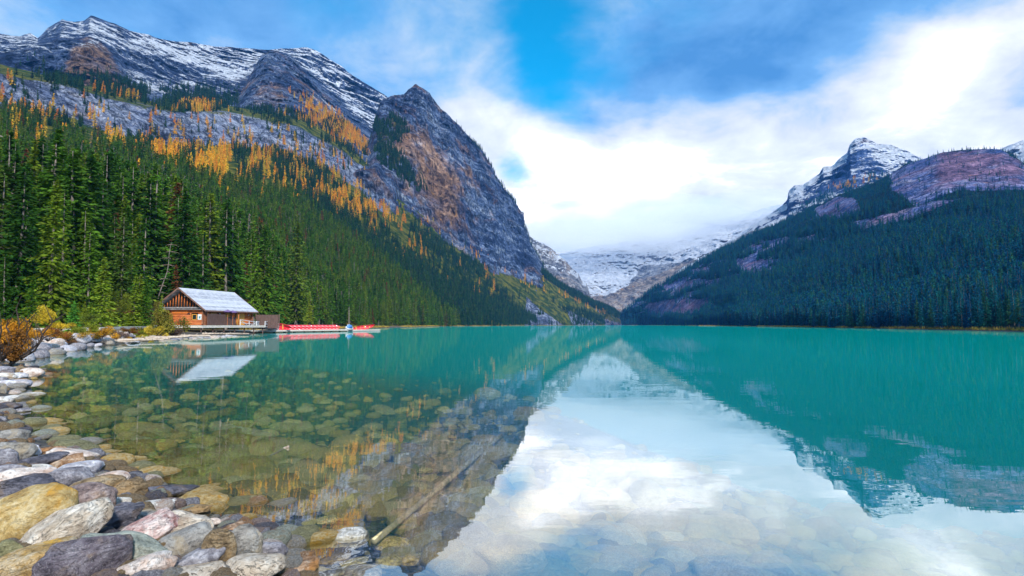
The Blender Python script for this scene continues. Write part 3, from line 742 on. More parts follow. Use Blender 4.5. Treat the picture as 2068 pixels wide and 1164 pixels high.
def place_conifer(x, y, z, h, v, label, cat='conifer tree', group=None, crown_mesh=None, name='spruce_tree', rz=None, wide=1.0, lean=(0, 0)):
    root = empty(name, (x, y, z), rot=(lean[0], lean[1], rz if rz is not None else random.random() * 6.28))
    s = h / 20.0
    root.scale = (s * wide, s * wide, s)
    tag(root, label, cat, group)
    cm, tm = near_mesh[v]
    link(bpy.data.objects.new('crown', crown_mesh or cm), root)
    link(bpy.data.objects.new('trunk', tm), root)
    return root

# unlinked prototypes for the far woods
def proto_collection(name, specs):
    c = bpy.data.collections.new(name)
    for i, (V, F, mat, H) in enumerate(specs):
        tb = trunk(H, .18, i, seg=4); TV = np.concatenate(tb.V); TF = [np.array(v, int) for v in tb.F.values()]
        quads = [F] + [f + len(V) for f in TF]
        midx = np.concatenate([np.zeros(len(F), int)] + [np.ones(len(f), int) for f in TF])
        me = mesh_np('wood_tree', np.concatenate([V, TV]), quads, [mat, M['bark']], midx=midx)
        c.objects.link(bpy.data.objects.new('wood_tree_%d' % i, me))
    return c
def scatter(name, pts, hs, coll, nvar, label=None, seed=0, unit=20.0, wid=(.95, 1.45), tilt=.04, rare=0):
    r = np.random.default_rng(seed)
    me = bpy.data.meshes.new(name); me.vertices.add(len(pts)); me.vertices.foreach_set('co', np.asarray(pts, np.float32).ravel())
    sc = np.stack([hs / unit * r.uniform(*wid, len(pts))] * 2 + [hs / unit], -1).astype(np.float32)
    rt = np.stack([r.normal(0, tilt, len(pts)), r.normal(0, tilt, len(pts)), r.uniform(0, 6.28, len(pts))], -1).astype(np.float32)
    a = me.attributes.new('tscale', 'FLOAT_VECTOR', 'POINT'); a.data.foreach_set('vector', sc.ravel())
    a = me.attributes.new('trot', 'FLOAT_VECTOR', 'POINT'); a.data.foreach_set('vector', rt.ravel())
    a = me.attributes.new('tidx', 'INT', 'POINT'); ix = r.integers(0, nvar, len(pts)); ix = np.where(r.random(len(pts)) < rare, nvar, ix) if rare else ix; a.data.foreach_set('value', ix.astype(np.int32))
    o = link(bpy.data.objects.new(name, me))
    g = bpy.data.node_groups.new(name + '_nodes', 'GeometryNodeTree')
    g.interface.new_socket('Geometry', in_out='INPUT', socket_type='NodeSocketGeometry'); g.interface.new_socket('Geometry', in_out='OUTPUT', socket_type='NodeSocketGeometry')
    gi = g.nodes.new('NodeGroupInput'); go = g.nodes.new('NodeGroupOutput')
    ip = g.nodes.new('GeometryNodeInstanceOnPoints'); ci = g.nodes.new('GeometryNodeCollectionInfo')
    ci.inputs['Collection'].default_value = coll; ci.inputs['Separate Children'].default_value = True; ci.inputs['Reset Children'].default_value = True
    def na(nm, t):
        n = g.nodes.new('GeometryNodeInputNamedAttribute'); n.data_type = t; n.inputs['Name'].default_value = nm; return n.outputs['Attribute']
    g.links.new(gi.outputs[0], ip.inputs['Points']); g.links.new(ci.outputs[0], ip.inputs['Instance'])
    ip.inputs['Pick Instance'].default_value = True
    g.links.new(na('tidx', 'INT'), ip.inputs['Instance Index']); g.links.new(na('trot', 'FLOAT_VECTOR'), ip.inputs['Rotation']); g.links.new(na('tscale', 'FLOAT_VECTOR'), ip.inputs['Scale'])
    g.links.new(ip.outputs[0], go.inputs[0])
    md = o.modifiers.new('scatter', 'NODES'); md.node_group = g
    tag(o, label, 'forest' if label else None, kind='stuff')
    return o

def sample(grid, dens, spacing, seed, tmin=0, tmax=99):
    """random points over a terrain grid; dens(px,py,T) in 0..1, spacing(D) metres"""
    r = np.random.default_rng(seed)
    X, Y, Z, T = grid['X'], grid['Y'], grid['Z'], grid['T']
    ax = np.hypot(np.diff(X, axis=1)[:-1], np.diff(Y, axis=1)[:-1]); ay = np.hypot(np.diff(X, axis=0)[:, :-1], np.diff(Y, axis=0)[:, :-1])
    area = ax * ay
    az_ = np.abs(np.diff(Z, axis=0)[:, :-1]) * ax * .35
    area = area + az_
    D = np.hypot(X, Y)[:-1, :-1]
    d = dens(grid['px'][:-1, :-1], grid['py'][:-1, :-1], T[:-1, :-1]) * ((T[:-1, :-1] >= tmin) & (T[:-1, :-1] <= tmax))
    lam = area * d / spacing(D) ** 2
    n = r.poisson(np.clip(lam, 0, 50))
    ii, jj = np.nonzero(n); cnt = n[ii, jj]
    ii = np.repeat(ii, cnt); jj = np.repeat(jj, cnt)
    u = r.random(len(ii)); v = r.random(len(ii))
    def it(G): return (G[ii, jj] * (1 - u) + G[ii, jj + 1] * u) * (1 - v) + (G[ii + 1, jj] * (1 - u) + G[ii + 1, jj + 1] * u) * v
    return np.stack([it(X), it(Y), it(Z)], -1)
def gb(px, py, cx, cy, rx, ry, rot=0):
    c, s = cos(R(rot)), sin(R(rot)); dx, dy = px - cx, py - cy
    u = (dx * c + dy * s) / rx; v = (-dx * s + dy * c) / ry
    return np.exp(-(u * u + v * v))

# --- spruce on the left slope
def clump(px, py, sc=28, seed=0): return fbm(px / sc + seed, py / sc, seed * 1.7, 3)
def denB(px, py, T):
    d = np.where(T < 2.0, 1.0, 0.0)
    d = np.where((T >= 2.0) & (T < 2.25), 1 - (T - 2) * 2, d)
    up = .05 + .85 * gb(px, py, 120, 290, 170, 55, 12) + .8 * gb(px, py, 570, 350, 90, 42, 20) + .7 * gb(px, py, 660, 375, 70, 22, 20) + .5 * gb(px, py, 600, 320, 120, 28, 10) + .8 * gb(px, py, 800, 405, 70, 22, 38) + 1.0 * gb(px, py, 930, 520, 120, 26, 33) \
        + .6 * gb(px, py, 330, 285, 40, 20) + .8 * gb(px, py, 760, 470, 90, 30, 20) + .9 * gb(px, py, 1040, 605, 40, 22, 40)
    d = np.where(T >= 2.25, np.maximum(up * sstep(clump(px, py, 30, 3), .38, .56) * 1.1, 0), d)
    bench = 1.0 * gb(px, py, 395, 212, 60, 14) + 1.0 * gb(px, py, 620, 250, 100, 22, 22) + .8 * gb(px, py, 230, 178, 80, 16, 10) + .7 * gb(px, py, 150, 165, 60, 14) + .5 * gb(px, py, 700, 290, 60, 22, 35)
    d = np.where(T >= 3.9, bench * 1.3 * sstep(clump(px, py, 30, 5), .35, .5), d)
    d = np.where((T > 3.0) & (T < 3.9), .10 * sstep(clump(px, py, 14, 2), .5, .6) + .5 * (gb(px, py, 560, 300, 120, 40) + gb(px, py, 60, 190, 120, 40)) * sstep(clump(px, py, 22, 8), .45, .6), d)
    d *= 1 - inpoly(px, py, [(440, 372), (470, 335), (505, 315), (500, 335), (470, 372), (455, 385)], 3)
    d *= 1 - inpoly(px, py, [(640, 385), (720, 380), (740, 400), (700, 408), (650, 400)], 4)
    op = inpoly(px, py, [(960, 540), (1010, 552), (1080, 585), (1155, 640), (1165, 660), (1064, 660), (1066, 640), (1040, 600)], 6)
    d *= 1 - op * (1 - .5 * sstep(clump(px, py, 14, 2), .5, .56) * sstep(py, 560, 640))
    d *= 1 - inpoly(px, py, [(700, 330), (735, 335), (735, 360), (770, 410), (790, 430), (770, 428), (725, 380)], 3)
    return np.clip(d, 0, 1)
PB = sample(gB, denB, lambda D: np.where(D < 200, 6.2, np.clip(4.2 + D / 420, 4.6, 6.6)), 1)
PC = sample(gC, lambda px, py, T: np.clip(np.where(T < 1, 0, 1.0 * inpoly(px, py, [(757, 245), (800, 235), (830, 262), (790, 300), (850, 350), (870, 400), (800, 360), (760, 320)], 8) * sstep(clump(px, py, 22, 4), .42, .5) + .25 * (T > 1.95) * sstep(py, 240, 300)
            + .9 * inpoly(px, py, [(1095, 548), (1125, 570), (1262, 640), (1262, 660), (1180, 640), (1100, 575)], 5)), 0, 1), lambda D: 6.5, 2)
PA = sample(gA2, lambda px, py, T: np.clip(1.3 * inpoly(px, py, [(500, 215), (600, 230), (700, 250), (765, 315), (600, 290), (480, 245)], 6) * sstep(clump(px, py, 26, 9), .42, .52), 0, 1), lambda D: 7.5, 3)
PA1 = sample(gA, lambda px, py, T: np.clip(1.2 * (gb(px, py, 220, 178, 90, 16, 12) + gb(px, py, 395, 205, 70, 18) + gb(px, py, 120, 170, 60, 14)) * sstep(clump(px, py, 26, 6), .44, .54), 0, 1), lambda D: 7.5, 4)
def denH(px, py, T):
    d = 1 - rocks_h(px, py) * (1 - .12 * sstep(clump(px, py, 12, 3), .5, .6))
    return np.clip(d * (1 - .92 * streaks_h(px, py)), 0, 1)
PH = sample(gH, denH, lambda D: np.clip(4.0 + D / 330, 4.6, 7.4), 5, tmax=4.1)
PG = sample(gG, lambda px, py, T: .5 * inpoly(px, py, [(1640, 400), (1760, 350), (1800, 355), (1700, 400), (1560, 470)], 6) * sstep(clump(px, py, 18, 3), .45, .5), lambda D: 9, 6)
def inframe(P, m=260):
    x, y = project(P[:, 0], P[:, 1], P[:, 2]); return (x > -m) & (x < 2068 + m) & (P[:, 1] > 5)
r_ = np.random.default_rng(21)
PB = PB[inframe(PB, 800)]; PH = PH[inframe(PH)]
bpx, bpy_ = project(PB[:, 0], PB[:, 1], PB[:, 2]); BD = np.hypot(PB[:, 0], PB[:, 1])
# keep the house, the shore meadow and the dock clear
hx, hy = PB[:, 0], PB[:, 1]
clear = (hx > -66) & (hx < -38) & (hy > 88) & (hy < 124)
PB = PB[~clear]; BD = BD[~clear]; bpx = bpx[~clear]
hB = 22 * np.where(bpx < 160, .88, 1) * (.62 + .62 * r_.random(len(PB)) ** 1.2)
hB *= np.interp(BD, [100, 160, 260, 400, 900, 1500], [1.22, 1.12, .95, .86, .70, .6])
hB *= np.where(r_.random(len(PB)) < .18, .6, 1)
# larches
def denL(px, py, T):
    d = 1.1 * gb(px, py, 385, 325, 75, 24, 15) + .9 * gb(px, py, 440, 345, 55, 28, 20) + 1.2 * gb(px, py, 605, 390, 30, 7) + 1.4 * gb(px, py, 725, 418, 80, 12, 16) + .9 * gb(px, py, 560, 310, 90, 26, 8) + .7 * gb(px, py, 80, 225, 110, 14, 8) \
        + .7 * gb(px, py, 250, 270, 60, 16, 20) + 1.1 * gb(px, py, 820, 395, 65, 16, 40) + .8 * gb(px, py, 900, 450, 60, 14, 40) + .6 * gb(px, py, 690, 355, 40, 14) + .45 * gb(px, py, 600, 350, 120, 30, 15) + .5 * gb(px, py, 700, 425, 70, 20, 10)
    d *= sstep(clump(px, py, 12, 11), .42, .58)
    d2 = .8 * gb(px, py, 400, 220, 30, 10) + 1.0 * gb(px, py, 680, 262, 70, 14, 34) + .4 * gb(px, py, 260, 190, 40, 10)
    d = d * .6 + .05 * sstep(clump(px, py, 20, 17), .45, .6) * (px < 1000)
    d = np.where(T > 3.9, d2 * .6, np.where(T > 3.0, d * .4 + .05, d))
    d *= 1 - inpoly(px, py, [(440, 372), (470, 335), (505, 315), (500, 335), (470, 372), (455, 385)], 3)
    return np.clip(d * (T > 1.9), 0, 1)
PL = sample(gB, denL, lambda D: 7.5, 8)
PL2 = sample(gA2, lambda px, py, T: np.clip(.9 * gb(px, py, 690, 262, 70, 13, 36) + .3 * gb(px, py, 600, 240, 60, 14), 0, 1), lambda D: 9.0, 9)
PL3 = sample(gG, lambda px, py, T: .6 * gb(px, py, 1730, 372, 40, 6, -10), lambda D: 10, 10)
PL = np.concatenate([PL, PL2, PL3]); PL = PL[inframe(PL)]
hL = 15 * (.7 + .6 * r_.random(len(PL)))
print('trees', len(PB), len(PH), len(PC), len(PA), len(PL))

FARV = [conifer(200 + i, 20, [2.5, 2.2, 2.8, 2.1][i], whorls=20, nb=6, nc=3, size=.95, start=.05, ragged=.4, gaps=.1) for i in range(4)]
MIDV = [conifer(220 + i, 20, [2.7, 2.3, 3.0, 2.2, 2.6][i], whorls=28, nb=7, nc=4, size=.62, start=[.05, .1, .05, .25, .12][i], ragged=.4, gaps=.15) for i in range(5)]
DEADV = conifer(260, 20, 1.6, whorls=24, nb=4, nc=3, size=.5, start=.15, gaps=.6, ragged=.6)
CMID = proto_collection('mid_trees', [(V, F, M['spruce'], 20) for V, F in MIDV] + [(*DEADV, M['bark'], 20)])
CFAR = proto_collection('far_trees', [(V, F, M['spruce'], 20) for V, F in FARV])
CUP = proto_collection('upper_trees', [(V, F, M['spruce_upper'], 20) for V, F in FARV])
CFARR = proto_collection('far_right_trees', [(V, F, M['spruce_hazed'], 20) for V, F in FARV])
LARV = [conifer(240 + i, 20, [3.0, 2.6, 3.4][i], whorls=14, nb=5, nc=3, size=1.15, start=.08, ragged=.5, gaps=.2) for i in range(3)]
CLAR = proto_collection('far_larches', [(V, F, M['larch'], 20) for V, F in LARV])

# individuals: the spruces that show largest
appar = hB / BD
onscr = (bpx > -30) & (bpx < 2098) & (BD > 60)
order = np.argsort(-(appar * onscr))
NI = 190
indiv = order[:NI]
rest = np.setdiff1d(np.arange(len(PB)), indiv)
# hero trees read off the photograph: px, top y, base y, distance, variant, kind, label
HERO = [
    (100, 362, 628, 92, 0, 'spruce', 'tall broad spruce with layered drooping boughs rising above the bright yellow bush', 1.15),
    (30, 335, 640, 96, 2, 'spruce', 'big dark spruce at the far left edge, behind the small bright firs', 1.2),
    (62, 556, 648, 70, 4, 'spruce', 'small fresh green spruce left of the yellow bush, before the tall one', 1.5),
    (5, 512, 645, 72, 8, 'spruce', 'half-grown green spruce cut by the left edge of the view', 1.4),
    (205, 516, 650, 76, 1, 'spruce_light', 'yellow-green spruce with pale trunk showing, right of the bright young pine', 1.4),
    (283, 432, 640, 108, 3, 'spruce', 'slender spruce with a long bare grey trunk left of the log cabin', 1.25),
    (240, 430, 638, 118, 2, 'spruce', 'dark spruce directly left of the bare-trunked one', 1.1),
    (176, 450, 636, 112, 0, 'spruce', 'dark spruce rising between the yellow-green tree and the tall broad one', 1.1),
    (380, 520, 606, 140, 4, 'spruce', 'short bright spruce standing above the ridge end of the cabin roof', 1.3),
    (407, 470, 610, 142, 5, 'spruce', 'thin spruce with a pale trunk behind the cabin roof', 1.1),
    (453, 400, 612, 150, 7, 'spruce', 'very tall spruce with a bare white trunk behind the middle of the cabin roof', 1.0),
    (513, 482, 642, 150, 5, 'spruce', 'spruce with sparse grey-brown lower boughs at the far corner of the cabin roof', .95),
    (597, 448, 646, 235, 2, 'spruce', 'stout tall spruce standing out of the wood above the left end of the canoes', 1.1),
    (625, 590, 652, 230, 5, 'spruce_light', 'small yellow-green spruce at the water behind the canoes', 1.2),
    (704, 560, 660, 330, 7, 'spruce', 'spruce with white bare trunk on the bank behind the right end of the canoes', 1.1),
    (325, 594, 676, 80, 1, 'spruce_light', 'little sparse yellow-green spruce on the bank at the left corner of the cabin', 1.25),
]
recol = {k: recolor(near_mesh[1][0], M[k]) for k in ('spruce_light',)}
recol5 = recolor(near_mesh[5][0], M['spruce_light'])
for (px, ty, by, D, v, kind, lab, wide) in HERO:
    x, y = at_dist(px, D)
    a, Tt = az_el(px, ty); a, Tb = az_el(px, by)
    z = max(float(Tb * D + CAM_Z), .2); h = float(Tt * D + CAM_Z) - z
    gz = float(ground_z(np.array([x]), np.array([y]))[0]); gz = min(gz, z)
    h += z - gz; z = gz - .1
    cm = None
    if kind == 'spruce_light': cm = recol['spruce_light'] if v == 1 else recol5
    place_conifer(float(x), float(y), z, h, v, lab, crown_mesh=cm, wide=wide)
ZONES = [(-9e9, 90, 'spruces of the wood at the left edge', 'dark green spruce in the tall wood at the left edge above the orange shrub'),
         (90, 200, 'spruces of the wood above the yellow bush', 'dark green spruce in the tall wood above the yellow bush and bright pine'),
         (200, 330, 'spruces of the dense wood left of the cabin', 'dark green spruce crowded into the wood just left of the log cabin'),
         (330, 530, 'spruces of the dense wood behind the cabin', 'dark green spruce in the dense wood rising behind the cabin roof'),
         (530, 760, 'spruces of the wood behind the canoe dock', 'green spruce in the wood along the bank behind the red canoes'),
         (760, 9e9, 'spruces along the left bank beyond the dock', 'green spruce in the wood on the bank beyond the end of the dock')]
for k, i in enumerate(indiv):
    x, y, z = PB[i]
    for lo, hi, grp, lab in ZONES:
        if lo <= bpx[i] < hi:
            place_conifer(x, y, z - .4, hB[i], int(k % 9), lab, group=grp, wide=float(r_.uniform(1.05, 1.5)))
# right bank: nearest spruces as individuals
HD = np.hypot(PH[:, 0], PH[:, 1]); hH = 19 * (.65 + .5 * r_.random(len(PH))) * np.interp(HD, [200, 500, 1000, 2000], [.55, .72, .85, .75])
hpx, hpy = project(PH[:, 0], PH[:, 1], PH[:, 2])
hH = hH * np.where(hpy < 415, .5, np.where(hpy < 470, .75, 1))
oh = np.argsort(-(hH / HD) * ((hpx > 1200) & (hpx < 2090)))
NH = 80
farcrown = [recolor(cm_, M['spruce_hazed']) for cm_, _ in near_mesh]
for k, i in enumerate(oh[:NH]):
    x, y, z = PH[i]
    place_conifer(x, y, z - .4, hH[i], int(k % 9), 'haze-tinted blue-green spruce at the foot of the wooded mountain on the right bank', group='spruces along the right bank', wide=float(r_.uniform(.9, 1.2)), crown_mesh=farcrown[k % 9])
restH = np.setdiff1d(np.arange(len(PH)), oh[:NH])

lo = rest[BD[rest] < 520]; hi = rest[BD[rest] >= 520]
scatter('spruce_forest', PB[lo] - [0, 0, .4], hB[lo], CMID, 5, 'dense green spruce wood covering the lower slope on the left', 1, rare=.035)
vhi = hi[BD[hi] > 720]; hi = hi[BD[hi] <= 720]
scatter('high_slope_forest', PB[hi] - [0, 0, .4], hB[hi], CFAR, 4, 'green spruce wood on the middle of the left slope', 22)
ptsF = np.concatenate([PB[vhi], PC, PA, PA1]); hF = np.concatenate([hB[vhi], 13 + 5 * r_.random(len(PC)), 12 + 6 * r_.random(len(PA)), 12 + 6 * r_.random(len(PA1))])
scatter('upper_spruce_forest', ptsF - [0, 0, .4], hF, CUP, 4, 'distant green spruce woods on the upper left slopes and ledges', 2)
ptsR = np.concatenate([PH[restH], PG]); hR = np.concatenate([hH[restH], 12 + 5 * r_.random(len(PG))])
scatter('right_spruce_forest', ptsR - [0, 0, .4], hR, CFARR, 4, 'haze-tinted blue-green spruce wood covering the mountain on the right bank', 3)
# larches: 250 nearest as things, the rest as one wood
LD = np.hypot(PL[:, 0], PL[:, 1]); ol = np.argsort(LD)
lar_mesh = [mesh_np('larch_crown', V, F, M['larch']) for V, F in LARV]
for k, i in enumerate(ol[:220]):
    x, y, z = PL[i]
    o = link(bpy.data.objects.new('larch_tree', lar_mesh[k % 3])); o.location = (x, y, z - .3); s = hL[i] / 20; o.scale = (s, s, s); o.rotation_euler = (0, 0, random.random() * 6.28)
    tag(o, 'golden orange larch among dark spruces high on the left slope', 'larch tree', 'golden larches on the upper left slope')
scatter('larch_wood', PL[ol[220:]] - [0, 0, .3], hL[ol[220:]], CLAR, 3, 'golden orange larch wood below the grey cliff band', 4)

for i in range(16):
    px = random.uniform(120, 300); D = random.uniform(84, 104); x, y = (float(v) for v in at_dist(px, D))
    place_conifer(x, y, float(ground_z(np.array([x]), np.array([y]))[0]) - .05, random.uniform(3.5, 8), [1, 4, 8][i % 3], 'young yellow-green spruce at the edge of the wood behind the meadow', group='young spruces behind the meadow', crown_mesh=recol['spruce_light'] if i % 3 else None, wide=1.5)
# ================================================================== stones
def rock_mat(name, dark, mid, light, crack=.4, speck=.2, stain=None, rough=.75, wet=True, scale=1.0):
    m, nt, b, _ = material(name)
    p = nt.vm('ADD', nt.obj(), nt.comb(nt.m('MULTIPLY', nt.rnd(), 31), nt.m('MULTIPLY', nt.rnd(), 17), 0))
    z = nt.sep(nt.pos())[2]
    n1 = nt.noise(p, 6.5 * scale, 8, .68, .4); n2 = nt.noise(p, 38 * scale, 6, .75)
    col = nt.ramp(nt.m('ADD', nt.m('MULTIPLY', n1, .65), nt.m('MULTIPLY', n2, .35)), [(.38, dark), (.49, mid), (.60, light)])
    if stain is not None:
        col = nt.mix(nt.ss(nt.noise(nt.vm('ADD', p, (3, 8, 1)), 3.5 * scale, 7, .65, .6), .5, .62, 0, .85), col, stain)
    wv = nt.noise(nt.scale3(p, 1, 1, 3.2), 5.0 * scale, 5, .6, 2.0)
    vein = nt.m('SUBTRACT', 1, nt.ss(nt.m('ABSOLUTE', nt.m('SUBTRACT', wv, .5)), 0, .018))
    col = nt.mix(nt.m('MULTIPLY', vein, nt.m('MULTIPLY', crack, nt.ss(nt.noise(p, 4, 3), .42, .6))), col, tuple(c * .35 for c in dark))
    sp = nt.noise(p, 130 * scale, 3, .7)
    col = nt.mix(nt.m('MULTIPLY', nt.ss(sp, .60, .68), speck), col, (.04, .04, .04))
    col = nt.mix(nt.m('MULTIPLY', nt.ss(sp, .42, .34), speck * .7), col, (.75, .74, .70))
    if wet:
        wf = nt.ss(nt.m('ADD', z, nt.m('MULTIPLY', nt.m('SUBTRACT', n2, .5), .08)), .05, -.01)
        wl = nt.mix(.45, nt.vm('SCALE', col, sc=1.2), (.55, .40, .07))
        rv = nt.rnd(); hue = nt.ramp(nt.m('FRACT', nt.m('MULTIPLY', rv, 7.3)), [(0, (.12, .09, .03)), (.25, (.34, .25, .07)), (.5, (.70, .50, .12)), (.7, (.48, .42, .16)), (.85, (.88, .74, .34)), (1, (.22, .19, .09))])
        deep = nt.mix(.55, nt.vm('SCALE', wl, sc=1.15), hue)
        deep = nt.vm('SCALE', deep, sc=nt.ss(n2, .35, .65, .9, 2.0))
        col = nt.mix(wf, col, nt.mix(nt.ss(z, .0, -.06), nt.vm('SCALE', wl, sc=.5), deep))
        rough = nt.ss(z, .05, .0, rough, .25)
    bmp = nt.m('ADD', nt.m('MULTIPLY', n1, .09), nt.m('ADD', nt.m('MULTIPLY', n2, .028), nt.m('MULTIPLY', vein, -.02 * crack)))
    setm(nt, b, col, rough, nt.bump(bmp, 1.0, .6), spec=.25)
    return m
RM = {
 'ochre': rock_mat('ochre_stone', (.30, .17, .05), (.52, .36, .14), (.68, .56, .34), .25, .1, (.55, .28, .03)),
 'cream': rock_mat('cream_stone', (.30, .22, .16), (.58, .48, .38), (.78, .71, .62), .9, .35, (.50, .40, .30)),
 'pinkcream': rock_mat('pinkish_stone', (.40, .27, .22), (.66, .55, .49), (.82, .76, .72), .5, .2, (.55, .35, .25)),
 'purple': rock_mat('purple_brown_stone', (.11, .08, .085), (.26, .19, .18), (.42, .34, .33), .4, .25, (.36, .24, .16)),
 'slate': rock_mat('dark_slate', (.035, .035, .05), (.10, .095, .12), (.22, .21, .25), .7, .1, (.18, .13, .10)),
 'grey': rock_mat('grey_stone', (.13, .12, .115), (.29, .27, .25), (.46, .44, .41), .4, .3, (.36, .29, .20)),
 'greypurple': rock_mat('mauve_stone', (.10, .09, .11), (.25, .235, .265), (.50, .48, .52), .4, .2),
 'lavender': rock_mat('pale_lavender_stone', (.22, .21, .26), (.48, .47, .53), (.78, .77, .80), .4, .2, (.45, .38, .36)),
 'rust': rock_mat('rust_brown_stone', (.12, .06, .03), (.34, .19, .10), (.58, .44, .33), .7, .2, (.45, .20, .06)),
 'green': rock_mat('greenish_grey_stone', (.15, .16, .13), (.31, .33, .28), (.50, .52, .44), .35, .3, (.30, .25, .17)),
 'redpink': rock_mat('red_quartz_stone', (.16, .05, .05), (.50, .30, .28), (.80, .68, .64), .6, .1, (.25, .08, .07)),
 'orange': rock_mat('orange_stone', (.22, .14, .07), (.45, .28, .10), (.62, .50, .34), .4, .1, (.78, .42, .03)),
 'darkpurple': rock_mat('dark_purple_stone', (.05, .04, .055), (.14, .115, .14), (.26, .23, .26), .5, .35, (.22, .16, .13)),
 'white': rock_mat('white_stone', (.42, .36, .30), (.74, .70, .65), (.88, .86, .84), .7, .15, (.50, .36, .24)),
 'olive': rock_mat('olive_stone', (.10, .10, .05), (.24, .22, .11), (.38, .36, .2), .3, .2),
 'amber': rock_mat('amber_stone', (.20, .09, .01), (.48, .25, .03), (.62, .38, .08), .3, .1),
 'brown': rock_mat('brown_stone', (.10, .065, .035), (.26, .18, .10), (.42, .33, .22), .6, .2, (.35, .22, .10)),
}
def ico(sub):
    bm = bmesh.new(); bmesh.ops.create_icosphere(bm, subdivisions=sub, radius=1)
    V = np.array([v.co[:] for v in bm.verts]); F = np.array([[v.index for v in f.verts] for f in bm.faces]); bm.free(); return V, F
ICO = {k: ico(k) for k in (2, 3, 4, 5)}
def rock_shape(seed, ang, sub=4, squash=1.0):
    """unit boulder: ang 0 round .. 1 angular"""
    r = np.random.default_rng(seed); V, F = ICO[sub]; V = V.copy()
    o = r.random(3) * 40
    n = fbm(V[:, 0] * .9 + o[0], V[:, 1] * .9 + o[1], V[:, 2] * .9 + o[2], 3)
    V *= (1 + (n - .5)[:, None] * (.55 + .3 * ang))
    # superellipse-ish: boulders are blunter than spheres
    V = np.sign(V) * np.abs(V) ** (.88 - .1 * ang)
    for k in range(int(5 + 12 * ang)):
        d = r.normal(size=3); d /= np.linalg.norm(d); off = r.uniform(.62 if ang > .5 else .74, .95)
        h = V @ d - off; soft = .10 * (1 - ang) + .015
        cut = np.where(h > 0, h - soft * (1 - np.exp(-h / soft)), 0)
        V -= cut[:, None] * d
    n = fbm(V[:, 0] * 3 + o[1], V[:, 1] * 3 + o[0], V[:, 2] * 3, 4)
    V *= (1 + (n - .5)[:, None] * (.10 + .12 * ang))
    n = fbm(V[:, 0] * 9 + o[1], V[:, 1] * 9 + o[0], V[:, 2] * 9, 3)
    V *= (1 + (n - .5)[:, None] * .02)
    V /= np.abs(V).max(0)
    return V, F
def gz(x, y): return float(ground_z(np.array([x]), np.array([y]))[0])
def place_rock(cx, cy, wpx, hpx, rot, mat, label, ang=.3, seed=None, cat='boulder', group=None, sub=5, sink=.62, zoff=0.0, name='boulder', dep=.8):
    seed = seed if seed is not None else int(cx * 7 + cy * 13)
    z = .1
    for _ in range(12):
        x, y = on_plane(cx, cy, z); x, y = float(x), float(y)
        D = math.sqrt(x * x + y * y + (CAM_Z - z) ** 2)
        a = wpx / 2 * D / FPX; hp = hpx / 2 * D / FPX
        sp = (CAM_Z - z) / D; bb = dep * a
        c = math.sqrt(max(hp * hp - (bb * sp) ** 2, (.28 * hp) ** 2)) / math.sqrt(1 - sp * sp)
        if c <= .3 * hp + 1e-6: bb = hp / sp * .9
        c = max(c, .22 * a)
        zn = gz(x, y) + c * sink + zoff
        z = z * .5 + min(zn, CAM_Z - .3) * .5
    V, F = rock_shape(seed, min(1, ang + .12), sub)
    V = V * np.array([a, bb, c])
    if 'under water' in label: z = min(z, -c * 1.02 - .02)
    me = mesh_np(name, V, F, RM[mat], smooth=ang < .75)
    o = link(bpy.data.objects.new(name, me)); o.location = (x, y, z)
    yaw = math.atan2(x, y)
    o.rotation_euler = (Matrix.Rotation(-yaw, 3, 'Z') @ Matrix.Rotation(-R(rot), 3, 'Y')).to_euler()
    tag(o, label, cat, group)
    return o
q2 = 1 / 3.829
